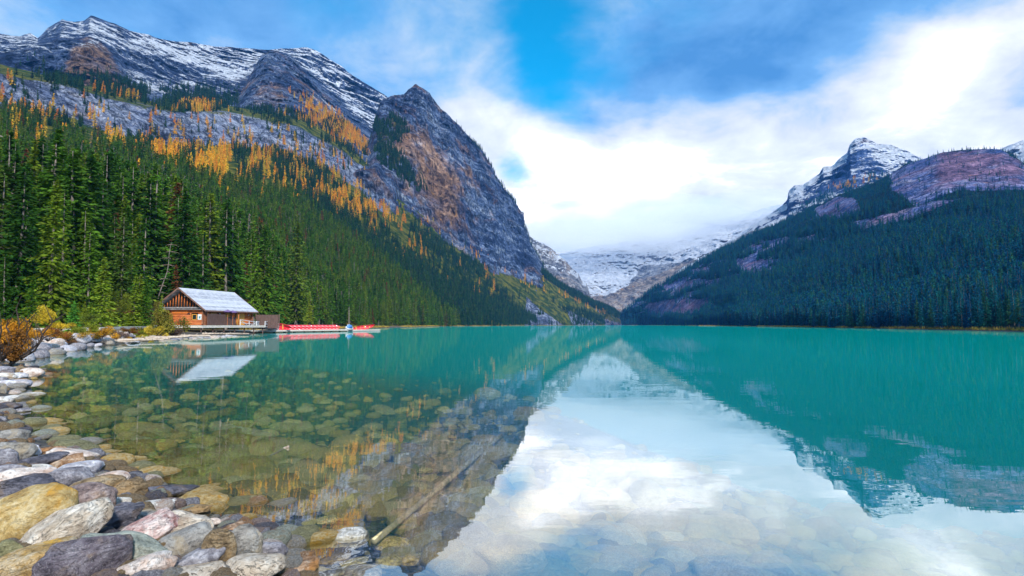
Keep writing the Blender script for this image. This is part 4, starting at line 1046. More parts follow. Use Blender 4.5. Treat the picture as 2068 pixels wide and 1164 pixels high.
FR = [  # zoomed x, y, w, h (of the bottom-left corner, 3.829x from (0, 860)), tilt, colour, angularity, label
 (225, 728, 500, 300, 22, 'ochre', .15, 'big smooth yellow ochre boulder at the left edge of the shore'),
 (440, 855, 560, 230, 34, 'cream', .2, 'long cream boulder with dark hairline cracks, leaning below the yellow one'),
 (648, 605, 345, 225, 4, 'purple', .25, 'rounded purple-brown boulder with pitted side, right of the yellow boulder'),
 (165, 500, 380, 160, 4, 'slate', .7, 'dark slate wedge lying above the yellow boulder at the left edge'),
 (240, 415, 320, 130, -4, 'pinkcream', .3, 'low cream-pink boulder behind the dark slate wedge'),
 (500, 408, 300, 130, -6, 'greypurple', .35, 'grey-mauve boulder below the pale lavender one near the water'),
 (632, 340, 235, 95, 2, 'lavender', .35, 'pale lavender boulder at the water edge, above the grey-mauve one'),
 (555, 245, 280, 90, -12, 'pinkcream', .3, 'flat pink-white boulder whose tip points into the water'),
 (368, 214, 180, 75, 6, 'rust', .25, 'small orange-brown dome-shaped stone against the water, left of the pink-white one'),
 (275, 285, 310, 80, 8, 'slate', .65, 'long blue-black slab in the upper pile'),
 (510, 298, 200, 80, 18, 'rust', .5, 'rusty brown stone leaning in front of the pink-white one'),
 (95, 215, 215, 125, -4, 'grey', .15, 'rounded grey-brown boulder in the upper left pile'),
 (45, 268, 125, 125, 0, 'greypurple', .12, 'round grey-mauve boulder cut by the left edge, upper pile'),
 (75, 85, 180, 80, 0, 'grey', .3, 'flat-topped grey boulder at the top end of the pile'),
 (55, 142, 140, 34, 2, 'slate', .6, 'thin dark stone under the flat-topped grey one'),
 (222, 215, 110, 105, 6, 'lavender', .35, 'small lavender stone behind the rounded grey-brown one'),
 (252, 342, 180, 60, 0, 'white', .3, 'flat white stone between the blue-black slab and the cream-pink boulder'),
 (60, 365, 190, 90, 0, 'greypurple', .3, 'pale mauve slab at the left edge beneath the round one'),
 (750, 472, 290, 120, 2, 'brown', .3, 'brown boulder with pale streaks, near the water'),
 (890, 412, 190, 110, -6, 'pinkcream', .3, 'pinkish brown rounded stone behind the streaked brown one'),
 (990, 488, 215, 105, 10, 'brown', .7, 'dark brown angular stone at the water edge'),
 (1205, 618, 365, 90, 4, 'white', .65, 'flat white angular slab half in the water'),
 (882, 612, 170, 85, -4, 'white', .5, 'small flat white stone left of the white slab'),
 (845, 735, 380, 165, 6, 'slate', .85, 'dark grey angular block in the middle of the pile'),
 (1115, 702, 230, 80, 0, 'grey', .6, 'grey flat stone between the dark block and the white slab'),
 (1115, 835, 400, 180, 24, 'redpink', .6, 'red and pink quartz boulder with a dark red flank'),
 (1335, 715, 220, 80, 4, 'cream', .3, 'cream speckled stone behind the red quartz boulder'),
 (1448, 805, 295, 180, 6, 'cream', .15, 'beige dome boulder speckled with black, right of the red quartz boulder'),
 (1400, 922, 420, 175, 22, 'grey', .12, 'smooth grey-beige boulder slanting up to the right below the speckled dome'),
 (940, 985, 500, 225, -14, 'green', .15, 'large greenish grey boulder in the bottom middle of the pile'),
 (645, 1070, 470, 290, 4, 'darkpurple', .3, 'large dark purple boulder at the bottom of the pile'),
 (235, 1085, 440, 200, 14, 'orange', .4, 'orange and grey boulder at the bottom left corner'),
 (62, 1008, 175, 165, 0, 'olive', .15, 'round dark olive boulder at the left edge below the yellow one'),
 (1500, 1055, 400, 160, 24, 'greypurple', .4, 'grey stone with bluish end slanting beneath the grey-beige boulder'),
 (1692, 992, 200, 270, 0, 'brown', .35, 'brown-grey upright boulder left of the tall grey one'),
 (1892, 930, 215, 245, 0, 'grey', .3, 'tall blunt grey boulder standing at the right of the pile'),
 (1085, 1120, 420, 160, 16, 'pinkcream', .3, 'cream boulder with an orange patch at the lower edge'),
 (1460, 1160, 460, 110, 0, 'cream', .2, 'low cream boulder cut by the bottom edge'),
 (1740, 832, 270, 75, 18, 'rust', .4, 'long narrow golden-brown stone behind the upright ones'),
 (1470, 660, 250, 75, 4, 'brown', .6, 'wet brown stone just above the water, right of the white slab'),
 (1455, 588, 200, 62, 0, 'brown', .6, 'wet brown slab barely above the surface beyond the white slab'),
 (745, 832, 160, 75, 0, 'brown', .3, 'small brown stone squeezed under the dark angular block'),
 (862, 842, 110, 45, 0, 'grey', .3, 'little grey cobble under the dark angular block'),
 (1635, 745, 110, 55, 0, 'pinkcream', .6, 'small cream-brown chip at the water, right of the speckled dome'),
 (1310, 515, 330, 55, -3, 'slate', .8, 'dark flat slab awash with one white tip'),
 (225, 160, 110, 36, 4, 'slate', .6, 'small dark chip at the water by the upper pile'),
 (20, 620, 110, 60, 0, 'purple', .4, 'dark cobble wedged under the slate at the left edge'),
]
for k, (cx, cy, w_, h_, rot, mt, an, lab) in enumerate(FR):
    place_rock(cx * q2, 860 + cy * q2, w_ * q2 * 1.04, h_ * q2 * 1.08, rot, mt, lab, an, sub=5 if w_ > 200 else 4, sink=.6, dep=.6)
q3 = 1 / 2.509
FR3 = [
 (1000, 978, 205, 100, 2, 'white', .5, 'white boulder with rusty underside standing alone in the shallow water', .75),
 (622, 1040, 160, 105, 6, 'greypurple', .7, 'jagged grey stone at the right end of the pile', .55),
 (515, 1125, 280, 130, 4, 'cream', .15, 'big cream boulder in the bottom edge, right of the low cream one', .6),
 (748, 1118, 200, 80, 4, 'rust', .3, 'wet orange-brown boulder with a pale cap at the bottom edge', .45),
 (893, 1066, 230, 62, 6, 'amber', .3, 'wet amber slab just under the surface behind the orange-brown boulder', .2),
 (905, 1142, 155, 62, 0, 'white', .4, 'small white stone at the bottom edge', .6),
 (1072, 1152, 200, 44, 0, 'pinkcream', .3, 'pale flat stone at the bottom edge, right of the small white one', .6),
 (1030, 1105, 150, 50, 0, 'brown', .5, 'wet dark stone between the amber slab and the lone white boulder', .3),
 (618, 915, 205, 115, 6, 'ochre', .2, 'large olive-gold boulder under water right of the pile', .2),
 (760, 828, 155, 85, 12, 'ochre', .1, 'egg-shaped olive-gold stone under water', .3),
 (680, 788, 140, 58, 4, 'rust', .3, 'orange-gold stone under water beside the egg-shaped one', .3),
 (530, 805, 130, 58, -4, 'brown', .3, 'brownish stone under water above the big olive-gold one', .3),
 (375, 825, 175, 55, 6, 'olive', .4, 'olive slab under water near the pile', .3),
 (325, 778, 115, 42, 12, 'ochre', .2, 'small bright golden stone under water near the wet brown slab', .3),
 (395, 742, 140, 42, 0, 'ochre', .2, 'rounded yellow-olive stone under water beyond the wet slab', .3),
 (632, 838, 90, 36, 0, 'olive', .2, 'small round olive stone under water, left of the egg-shaped one', .3),
 (1262, 765, 112, 52, -8, 'ochre', .3, 'pale gold stone under water left of the sunken pole', .3),
 (1026, 696, 102, 38, 0, 'olive', .15, 'oval olive stone under water in the middle of the shallows', .3),
 (1395, 630, 90, 34, 0, 'olive', .3, 'grey-green stone under water beside the upper part of the pole', .3),
 (1290, 674, 104, 40, 0, 'brown', .4, 'brown-topped stone under water before the dark hollow', .4),
 (1228, 1002, 205, 82, -2, 'brown', .55, 'dark brown wet slab right of the lone white boulder', .45),
 (1388, 1008, 122, 76, 0, 'amber', .2, 'round ochre boulder under water at the foot of the pole', .4),
 (1222, 1095, 130, 70, 0, 'olive', .3, 'olive boulder under water near the bottom edge', .3),
 (1318, 1090, 90, 50, 0, 'rust', .3, 'red-brown stone under water near the bottom edge', .3),
 (1600, 745, 160, 72, 0, 'olive', .35, 'broad grey-green boulder under water right of the pole', .2),
 (1580, 800, 92, 44, 0, 'olive', .3, 'smaller grey-green stone just below the broad one', .2),
 (892, 885, 125, 46, 6, 'ochre', .25, 'long yellow stone under water in front of the egg-shaped one', .2),
 (712, 715, 150, 46, 0, 'rust', .4, 'orange-brown slab under water', .3),
 (782, 648, 128, 62, -12, 'olive', .8, 'tilted square olive slab under water', .4),
 (980, 848, 120, 34, 8, 'ochre', .3, 'thin yellow slab under water', .2),
 (455, 862, 90, 36, 8, 'ochre', .2, 'small yellow-green oval stone under water by the pile', .2),
 (410, 535, 90, 26, 0, 'ochre', .3, 'yellow stone under water farther out on the left', .2),
 (130, 485, 90, 28, 0, 'rust', .3, 'orange stone under water far out on the left', .2),
]
for (cx, cy, w_, h_, rot, mt, an, lab, sk) in FR3:
    uw = 'under water' in lab
    place_rock(300 + cx * q3, 700 + cy * q3, w_ * q3, h_ * q3, rot, mt, lab, an, sub=4, sink=sk, name='boulder', cat='boulder' if not uw else 'stone')
FR1 = [(125, 645, 80, 42, 0, 'brown', 'brown-topped stone in the cluster at the cove'), (220, 666, 112, 60, 4, 'pinkcream', 'pinkish dome stone at the right end of the cluster at the cove'),
 (100, 737, 145, 42, 0, 'lavender', 'long pale stone at the front of the cluster at the cove'), (30, 640, 110, 36, 0, 'greypurple', 'flat mauve stone at the back of the cluster at the cove'), (40, 690, 100, 44, 0, 'white', 'white-pink stone in the middle of the cluster at the cove'),
 (120, 685, 90, 34, 0, 'lavender', 'pale lavender stone behind the long pale one at the cove'), (18, 722, 60, 44, 0, 'greypurple', 'mauve stone at the left edge of the cove cluster'), (160, 722, 80, 32, -10, 'rust', 'small rosy stone pointing into the water at the cove'),
 (0, 775, 60, 60, 0, 'grey', 'grey stone cut by the left edge below the cove cluster'), (222, 820, 130, 34, 2, 'white', 'flat white stone standing alone in the cove water'), (82, 832, 105, 22, 2, 'white', 'thin white stone left of the lone flat one in the cove'),
 (20, 855, 85, 44, -12, 'white', 'white tilted stone at the left edge of the cove'), (45, 895, 130, 50, 0, 'slate', 'blue-grey slab at the left edge of the cove'), (136, 922, 95, 24, 0, 'greypurple', 'small grey stone awash in the cove'),
 (228, 984, 90, 20, 0, 'lavender', 'small pale stone awash above the olive slabs'), (5, 990, 50, 40, 0, 'greypurple', 'grey stone half cut by the left edge'), (120, 610, 60, 24, 0, 'grey', 'small grey stone under the branches of the orange shrub')]
q1 = 1 / 3.4225
for (cx, cy, w_, h_, rot, mt, lab) in FR1:
    place_rock(cx * q1, 560 + cy * q1, w_ * q1, h_ * q1 * 1.1, rot, mt, lab, .3, sub=4, sink=.5)

# cobbles filling the pile and stones on the bed: shared shapes, one object each
def rock_protos(n, sub, seed, mats, name):
    out = []
    for i in range(n):
        V, F = rock_shape(seed + i, [.15, .35, .6, .85][i % 4], sub)
        out.append(mesh_np(name, V, F, RM[mats[i % len(mats)]], smooth=i % 4 < 3))
    return out
dry = rock_protos(14, 3, 900, ['grey', 'brown', 'greypurple', 'purple', 'slate', 'pinkcream', 'green', 'rust'], 'cobble')
lavs = rock_protos(12, 3, 940, ['greypurple', 'lavender', 'grey', 'pinkcream', 'lavender', 'greypurple'], 'boulder')
wetm = rock_protos(16, 3, 980, ['ochre', 'olive', 'brown', 'ochre', 'grey', 'olive', 'rust', 'ochre', 'green'], 'stone')
pale = rock_protos(6, 3, 1020, ['white', 'pinkcream', 'cream', 'lavender'], 'stone')
def drop(me, x, y, a, b_, c, name, label, group, cat, sink=.5, tilt=.15):
    o = link(bpy.data.objects.new(name, me)); o.location = (x, y, gz(x, y) + c * sink); o.scale = (a, b_, c)
    o.rotation_euler = (random.gauss(0, tilt), random.gauss(0, tilt), random.random() * 6.28); tag(o, label, cat, group); return o
rr = random.Random(5)
n = 0
while n < 120:
    px, py = rr.uniform(-30, 800), rr.uniform(880, 1180); x, y = (float(v) for v in on_plane(px, py, .2))
    s = float(signed_dist(np.array([x]), np.array([y]))[0])
    if s < -.1: continue
    a = rr.uniform(.04, .10); drop(dry[n % 14], x, y, a, a * rr.uniform(.7, 1), a * rr.uniform(.5, .8), 'cobble', 'cobble wedged in the gaps of the boulder pile on the near shore', 'cobbles between the near boulders', 'cobble'); n += 1
# bank of boulders on the far side of the cove
BANK = [(20, 731), (60, 722), (120, 712), (165, 705), (250, 694), (330, 685)]
BP = np.array([on_plane(*p) for p in BANK])
for i in range(90):
    t = rr.random() * (len(BP) - 1); j = int(t); f = t - j
    x, y = BP[j] * (1 - f) + BP[j + 1] * f
    dvec_ = BP[j + 1] - BP[j]; nrm = np.array([-dvec_[1], dvec_[0]]); nrm /= np.linalg.norm(nrm)
    off = rr.uniform(-.4, 3.2); x += nrm[0] * off; y += nrm[1] * off
    a = rr.uniform(.28, .75) * (1 if off < 2 else .8); o = drop(lavs[i % 12], x, y, a, a * .75, a * rr.uniform(.4, .62), 'boulder', 'pale mauve-grey boulder in the row along the far side of the cove', 'boulders along the far side of the cove', 'boulder', .4)
    o.location.z += max(0, off) * .12
for i in range(64):
    px = rr.uniform(330, 500); x, y = at_dist(px, np.interp(px, [330, 500], [72, 100]) + rr.uniform(-3, 4)); x, y = float(x), float(y)
    a = rr.uniform(.3, .8); drop(lavs[i % 12], x, y, a, a * .8, a * .5, 'boulder', 'small pale rock on the bank under the cabin deck', 'rocks on the bank below the cabin', 'rock', .5)
# stones on the bed
cand = []
while len(cand) < 2600:
    px, py = rr.uniform(-60, 2120), 690 + 480 * rr.random() ** .8
    x, y = (float(v) for v in on_plane(px, py, -.3)); cand.append((x, y, px, py))
cs_ = signed_dist(np.array([c[0] for c in cand]), np.array([c[1] for c in cand]))
keep = []
for (x, y, px, py), s in zip(cand, cs_):
    if s > -.12: continue
    q = -s; D = math.hypot(x, y)
    pr = math.exp(-q / 15) * (.35 if q < .5 else 1)
    if px > 1000 and py > 950: pr *= .8
    if rr.random() < pr: keep.append((x, y, px, py, q, D))
sizes = [(.06 + .16 * rr.random() ** 1.6 + .006 * min(k[5], 16)) * (1.6 if rr.random() < .16 else 1) * (1 if k[4] > 1 else .5) for k in keep]
order = sorted(range(len(keep)), key=lambda i: -sizes[i] / keep[i][5] * rr.uniform(.5, 1))
for r_i, i in enumerate(order[:290]):
    x, y, px, py, q, D = keep[i]; a = sizes[i]
    me = pale[r_i % 6] if (px > 900 and py > 1050) else wetm[r_i % 16]
    if px > 900: lab, grp = 'pale stone on the lake bed seen through the cloud reflection at the bottom right', 'pale stones under the reflected clouds'
    elif py > 950: lab, grp = 'olive-gold stone on the lake bed close to the boulder pile', 'stones under the shallow water close to the pile'
    else: lab, grp = 'olive slab on the lake bed farther out in the green shallows', 'slabs farther out under the green water'
    cc = a * rr.uniform(.38, .62); o = drop(me, x, y, a, a * rr.uniform(.6, .9), cc, 'stone', lab, grp, 'stone', .45, .06)
    if rr.random() > .04: o.location.z = min(o.location.z, -cc * 1.03 - .015)
cr = bpy.data.collections.new('bed_stones')
for i in range(10): cr.objects.link(bpy.data.objects.new('bed_stone_%d' % i, wetm[i]))
pts, hs_ = [], []
for i in range(14000):
    px = rr.uniform(-80, 2140); py = 676 + 500 * rr.random() ** .9
    x, y = (float(v) for v in on_plane(px, py, -.3)); pts.append((x, y)); hs_.append((.03 + .16 * rr.random() ** 3) * (1 + .015 * min(math.hypot(x, y), 20)))
pts = np.array(pts); sdp = signed_dist(pts[:, 0], pts[:, 1]); DP = np.hypot(pts[:, 0], pts[:, 1]); kp = (sdp < -.05) & (np.array([rr.random() for _ in pts]) < np.exp(sdp / 9) * np.clip((DP / 10) ** 1.4, .34, 1) * np.clip(fbm(pts[:, 0] * .7, pts[:, 1] * .7, 3, 3) * 3.2 - .9, .15, 1)) 
pts = pts[kp]; hs_ = np.array(hs_)[kp]; zz = ground_z(pts[:, 0], pts[:, 1]) + hs_ * .1
so = scatter('bed_pebbles', np.column_stack([pts, zz]), hs_ * .60, cr, 10, 'mass of small olive pebbles covering the lake bed', 12, unit=1.0, wid=(1.3, 2.3), tilt=.10)
so['category'] = 'pebbles'

# dry gravel and cobbles of the beach
cd_ = bpy.data.collections.new('beach_stones')
for i in range(10): cd_.objects.link(bpy.data.objects.new('beach_stone_%d' % i, dry[i]))
R6 = np.random.default_rng(66)
an6 = R6.uniform(-2.6, 1.6, 30000); r6 = 2.0 * (16 ** R6.random(30000)); q6 = np.column_stack([np.sin(an6) * r6, np.cos(an6) * r6]); s6 = signed_dist(q6[:, 0], q6[:, 1])
k6 = (s6 > -.1) & (R6.random(30000) < np.exp(-np.maximum(s6, 0) / 6)); q6 = q6[k6][:9000]; h6 = (.02 + .10 * R6.random(len(q6)) ** 3) * (1 + .03 * np.hypot(q6[:, 0], q6[:, 1]))
so = scatter('beach_cobbles', np.column_stack([q6, ground_z(q6[:, 0], q6[:, 1]) + h6 * .15]), h6 * .62, cd_, 10, 'loose grey and brown gravel of the beach between the boulders', 13, unit=1.0, wid=(1.3, 2.1), tilt=.2)
so['category'] = 'gravel'
# sunken and drifting wood
m, nt, b, _ = material('sunken_wood'); M['sunken'] = m
p = nt.obj(); setm(nt, b, nt.ramp(nt.noise(nt.scale3(p, 1, 5, 5), 3, 5, .6), [(.3, (.30, .24, .10)), (.55, (.60, .50, .26)), (.75, (.75, .66, .40))]), .6)
m, nt, b, _ = material('driftwood'); M['drift'] = m
p = nt.obj(); setm(nt, b, nt.ramp(nt.noise(nt.scale3(p, 2, 2, 2), 2, 6, .65), [(.3, (.22, .15, .11)), (.5, (.48, .39, .31)), (.75, (.72, .64, .55))]), .9)
def log(name, p0, p1, r0, r1, mat, label, group=None, z0=None, z1=None, cat='log', knots=2):
    a = Vector((p0[0], p0[1], z0)); c = Vector((p1[0], p1[1], z1)); n = 14; pts = []; rad = []
    L = (c - a).length
    for i in range(n):
        t = i / (n - 1); w2 = fbm(np.array([t * 3 + r0 * 50]), np.array([p0[0]]), 1, 3)[0] - .5
        pts.append(a.lerp(c, t) + Vector((0, w2 * L * .03, 0))); rad.append((r0 * (1 - t) + r1 * t) * (1 + .25 * (random.random() - .5)))
    mb = MB().tube(pts, rad, 10)
    for k in range(knots):
        q = pts[3 + k * 4]; mb.tube([q, q + Vector((random.uniform(-1, 1), random.uniform(-.3, .3), .6)) * r0 * 3], [r0 * .3, r0 * .1], 5)
    return tag(mb.build(name, mat, smooth=True), label, cat, group)
def plp(px, py, z): 
    x, y = on_plane(px, py, z); return float(x), float(y)
log('sunken_pole', plp(755, 1083, .02), plp(1012, 884, -.27), .030, .040, M['sunken'], 'long pale pole slanting under water from the pile into the green deep', z0=-.02, z1=-.24, cat='pole')
log('sunken_log', plp(430, 866, -.35), plp(548, 880, -.28), .14, .11, M['sunken'], 'short thick log lying under water on the left', z0=-.34, z1=-.34)
log('sunken_pole', plp(822, 880, -.3), plp(982, 894, -.3), .03, .025, M['sunken'], 'thin pale pole lying crosswise under water above the slanting one', z0=-.34, z1=-.36, cat='pole')
log('twig', plp(545, 918, -.1), plp(583, 905, .0), .012, .02, M['drift'], 'short reddish twig poking out of the shallow water', z0=-.12, z1=.02, cat='twig', knots=1)
for i in range(16):
    px = rr.uniform(215, 480); D = float(np.interp(px, [210, 330, 480], [60, 76, 104])) + rr.uniform(-2.5, 3.5)
    x, y = (float(v) for v in at_dist(px, D)); L = rr.uniform(2, 6); an_ = rr.gauss(.25, .3)
    z = max(gz(x, y), .05) + rr.uniform(.08, .3)
    log('driftwood_log', (x - cos(an_) * L / 2, y - sin(an_) * L / 2), (x + cos(an_) * L / 2, y + sin(an_) * L / 2), rr.uniform(.08, .19), rr.uniform(.04, .1), M['drift'], 'bleached driftwood log on the bank between the shrubs and the cabin', 'driftwood on the bank by the cabin', z, z + rr.uniform(-.1, .15))

# dead tree leaning behind the cabin
def dead_tree(px, by, tx, ty, D, label):
    x, y = at_dist(px, D); x2, y2 = at_dist(tx, D)
    z = float(az_el(px, by)[1]) * D + CAM_Z; zt = float(az_el(tx, ty)[1]) * D + CAM_Z
    a = Vector((float(x), float(y), z)); c = Vector((float(x2), float(y2), zt))
    root = empty('dead_tree', a); tag(root, label, 'dead tree')
    pts = [a.lerp(c, t) - a + Vector((.5 * sin(t * 4), 0, .0)) * (1 - abs(2 * t - 1)) for t in np.linspace(0, 1, 10)]
    pts += [pts[-1] + Vector((.7, 0, .5))]
    MB().tube(pts, list(np.linspace(.09, .03, 10)) + [.02], 7).build('trunk', M['bark'], root, True)
    bb_ = MB()
    for i in range(34):
        t = .15 + .8 * random.random(); q = pts[int(t * 9)]; aa = random.random() * 6.28; L = .5 + random.random() * 1.3
        bb_.tube([q, q + Vector((cos(aa) * L * .6, sin(aa) * L * .6, -.1)), q + Vector((cos(aa) * L, sin(aa) * L, -.35))], [.035, .02, .006], 4, False)
    bb_.build('branches', M['dead'], root)
dead_tree(317, 604, 342, 480, 110, 'leaning dead tree with bare reddish trunk left of the cabin roof')

# ================================================================== shrubs and grass
LEAF = {
 'orange': foliage_material('orange_leaves', [(0, (.50, .20, .015)), (.5, (.62, .32, .03)), (1, (.45, .26, .04))], .5, nscale=2.5),
 'yellow': foliage_material('yellow_leaves', [(0, (.62, .42, .03)), (1, (.58, .46, .05))], .4, nscale=2.5),
 'rust': foliage_material('rust_leaves', [(0, (.24, .08, .02)), (.5, (.32, .14, .03)), (1, (.20, .10, .05))], .6, nscale=2.5),
 'olive': foliage_material('olive_leaves', [(0, (.16, .14, .02)), (.5, (.25, .20, .03)), (1, (.12, .13, .02))], .6, nscale=2),
 'green': foliage_material('fresh_leaves', [(0, (.12, .17, .02)), (1, (.22, .24, .02))], .5, nscale=2),
 'mauve': foliage_material('bare_mauve_twigs', [(0, (.16, .10, .08)), (1, (.22, .14, .11))], .5, nscale=2),
}
M['twig'] = M['dead']
m, nt, b, _ = material('dark_twig'); M['dtwig'] = m
setm(nt, b, nt.ramp(nt.noise(nt.obj(), 5, 4), [(.3, (.02, .014, .012)), (.7, (.08, .055, .045))]), .9)
def leaf_cloud(r, n, rad, size, lumps=7):
    L = r.normal(size=(lumps, 3)) * [.5, .5, .35] + [0, 0, .25]
    L[:, 2] = np.clip(L[:, 2], -.15, .75)
    pick = r.integers(0, lumps, n); d = r.normal(size=(n, 3)); d /= np.linalg.norm(d, axis=1)[:, None]
    C = (L[pick] + d * (r.random(n) ** .45)[:, None] * .42) * rad
    C[:, 2] = np.abs(C[:, 2] + .35 * rad[2])
    a = r.normal(size=(n, 3)); a /= np.linalg.norm(a, axis=1)[:, None]
    b_ = np.cross(a, r.normal(size=(n, 3))); b_ /= np.linalg.norm(b_, axis=1)[:, None]
    s = size * (.6 + .8 * r.random(n))[:, None]
    V = np.stack([C - a * s, C + b_ * s * .55, C + a * s, C - b_ * s * .55], 1).reshape(-1, 3)
    return V, np.arange(4 * n).reshape(-1, 4)
SHV = {}
def shrub_meshes(kind, v, dens=1.0):
    key = (kind, v)
    if key not in SHV:
        r = np.random.default_rng(hash(key[0]) % 1 + v * 31 + len(kind) * 7)
        V, F = leaf_cloud(r, int(2600 * dens), np.array([1, 1, .9]), .05)
        crown = mesh_np('foliage', V, F, LEAF[kind])
        mb = MB()
        for i in range(26):
            a = r.random() * 6.28; L = .5 + .6 * r.random(); e = .4 + .9 * r.random()
            mb.tube([(0, 0, 0), (cos(a) * L * .35, sin(a) * L * .35, L * e * .5), (cos(a) * L * .8, sin(a) * L * .8, L * e), (cos(a) * L * .95, sin(a) * L, L * e * 1.2)], [.02, .013, .008, .003], 4, False)
        F2 = [np.array(v_, int) for v_ in mb.F.values()]
        SHV[key] = (crown, mesh_np('stems', np.concatenate(mb.V), F2, M['dtwig']))
    return SHV[key]
def shrub(px, by, D, wpx, hpx, kind, label, group=None, v=0, name='shrub'):
    x, y = (float(q) for q in at_dist(px, D)); dz_ = D * cos(math.atan((px - 1034) / FPX))
    z = float(az_el(px, by)[1]) * D + CAM_Z; z = max(min(z, 3.5), gz(x, y))if by else gz(x, y)
    root = empty(name, (x, y, z), rz=random.random() * 6); s = wpx / 2 / FPX * dz_; h = hpx / FPX * dz_
    root.scale = (s, s, h / 1.25); tag(root, label, 'shrub', group)
    c, t = shrub_meshes(kind, v)
    link(bpy.data.objects.new('foliage', c), root); link(bpy.data.objects.new('stems', t), root); return root
SH = [(22, 712, 30, 100, 88, 'orange', 'big orange-leaved shrub at the left edge beside the cove', 0), (8, 730, 27, 100, 70, 'rust', 'dark twiggy shrub under the big orange one at the left edge', 1),
 (100, 655, 62, 60, 42, 'yellow', 'bright yellow bush in front of the tall broad spruce', 2), (98, 690, 44, 60, 34, 'rust', 'rust-red bush on the bank below the yellow one', 3), (60, 700, 38, 70, 40, 'orange', 'small orange bush between the big shrub and the rust-red one', 4),
 (140, 690, 50, 60, 26, 'orange', 'low orange bush right of the rust-red one', 5), (205, 684, 58, 55, 34, 'orange', 'orange-brown bush on the bank left of the mauve twigs', 6), (235, 686, 60, 40, 24, 'mauve', 'bare mauve twiggy bush above the boulder row', 7),
 (165, 672, 56, 60, 22, 'green', 'low green bush beneath the bright young pine', 8), (240, 628, 80, 42, 46, 'green', 'yellow-green leafy bush right of the yellow-green spruce', 9), (222, 640, 84, 50, 24, 'olive', 'olive undergrowth bush behind the meadow', 10),
 (334, 684, 80, 66, 54, 'olive', 'large rounded olive bush in front of the cabin gable', 11), (312, 686, 78, 40, 28, 'yellow', 'yellow-olive bush at the foot of the little spruce', 12), (352, 688, 80, 34, 26, 'mauve', 'mauve twiggy bush at the right foot of the olive bush', 13),
 (275, 645, 88, 60, 22, 'rust', 'brownish bush at the edge of the wood left of the cabin', 14), (300, 640, 92, 44, 30, 'olive', 'olive bush touching the left eave of the cabin', 15), (180, 650, 74, 50, 20, 'green', 'green bush behind the bright young pine', 16),
 (125, 668, 60, 50, 24, 'yellow', 'yellow bush below the bright young pine', 17), (20, 665, 56, 70, 26, 'olive', 'olive bush behind the big orange shrub', 18), (262, 674, 66, 30, 14, 'rust', 'small rust bush by the end of the boardwalk', 19)]
for (px, by, D, w_, h_, kd, lab, v) in SH: shrub(px, by, D, w_ * (.82 if px < 290 else 1), h_ * (.85 if px < 290 else 1), kd, lab, v=v % 6)
for i in range(70):
    px = rr.uniform(530, 1055); D = float(np.interp(px, [530, 600, 700, 800, 900, 1000, 1060], [170, 262, 352, 475, 645, 905, 1150])) + rr.uniform(2, 14)
    hp = rr.uniform(.7, 2.2) * FPX / D
    shrub(px, 0, D, hp * rr.uniform(1.4, 2.4), hp, rr.choice(['orange', 'rust', 'olive', 'yellow', 'green', 'orange']), 'small autumn-coloured bush along the foot of the wood beyond the dock', 'bushes along the foot of the left wood', v=i % 6)
for i in range(30):
    px = rr.uniform(150, 300); D = rr.uniform(66, 92)
    hp = rr.uniform(.5, 1.2) * FPX / D
    shrub(px, 0, D, hp * 2, hp, rr.choice(['orange', 'olive', 'yellow', 'green', 'rust']), 'low autumn bush in the meadow left of the cabin', 'low bushes in the meadow', v=i % 6)
for i in range(14):
    px = rr.uniform(-10, 180); D = rr.uniform(50, 84)
    hp = rr.uniform(.5, 1.2) * FPX / D
    shrub(px, 0, D, hp * 2, hp, rr.choice(['green', 'olive', 'yellow', 'rust']), 'autumn bush on the left bank in front of the wood', 'bushes on the left bank', v=i % 6)
# bare branches reaching out of the big shrub
bx, by_ = (float(v) for v in at_dist(25, 27.5))
br = MB()
for (dx_, dz_, L) in [(1.2, 1.9, 1), (.7, 2.5, 1), (1.9, 1.2, 1), (-.3, 2.2, 1), (1.5, .9, 1), (.3, 1.7, 1), (2.2, 1.9, 1)]:
    a = Vector((0, 0, 0)); pts = [a]
    for k in range(1, 7):
        t = k / 6; pts.append(Vector((dx_ * t + .12 * sin(k * 2 + dx_), -.5 * t, dz_ * t ** 1.3 + .05 * sin(k * 3))))
    br.tube(pts, list(np.linspace(.055, .012, 7)), 5)
    for k in (3, 4, 5):
        q = pts[k]; br.tube([q, q + Vector((random.uniform(-.4, .6), -.1, random.uniform(.3, .7)))], [.02, .006], 4)
bo = br.build('bare_bush', M['dtwig']); bo.location = (bx, by_, gz(bx, by_) + .05); tag(bo, 'dark bare branches bending out over the cove at the left edge', 'bare bush')
# young bright pine
pcm = recolor(mesh_np('crown', *conifer(77, 20, 5.4, whorls=22, nb=8, nc=7, size=.95, start=.1, power=.75, ragged=.3, droop=-.15), M['spruce']), M['pine_young'])
x, y = (float(v) for v in at_dist(148, 66)); place_conifer(x, y, gz(x, y), 76 / FPX * 66 * .79, 4, 'bright green young pine standing alone right of the yellow bush', 'pine tree', crown_mesh=pcm, name='pine_tree')

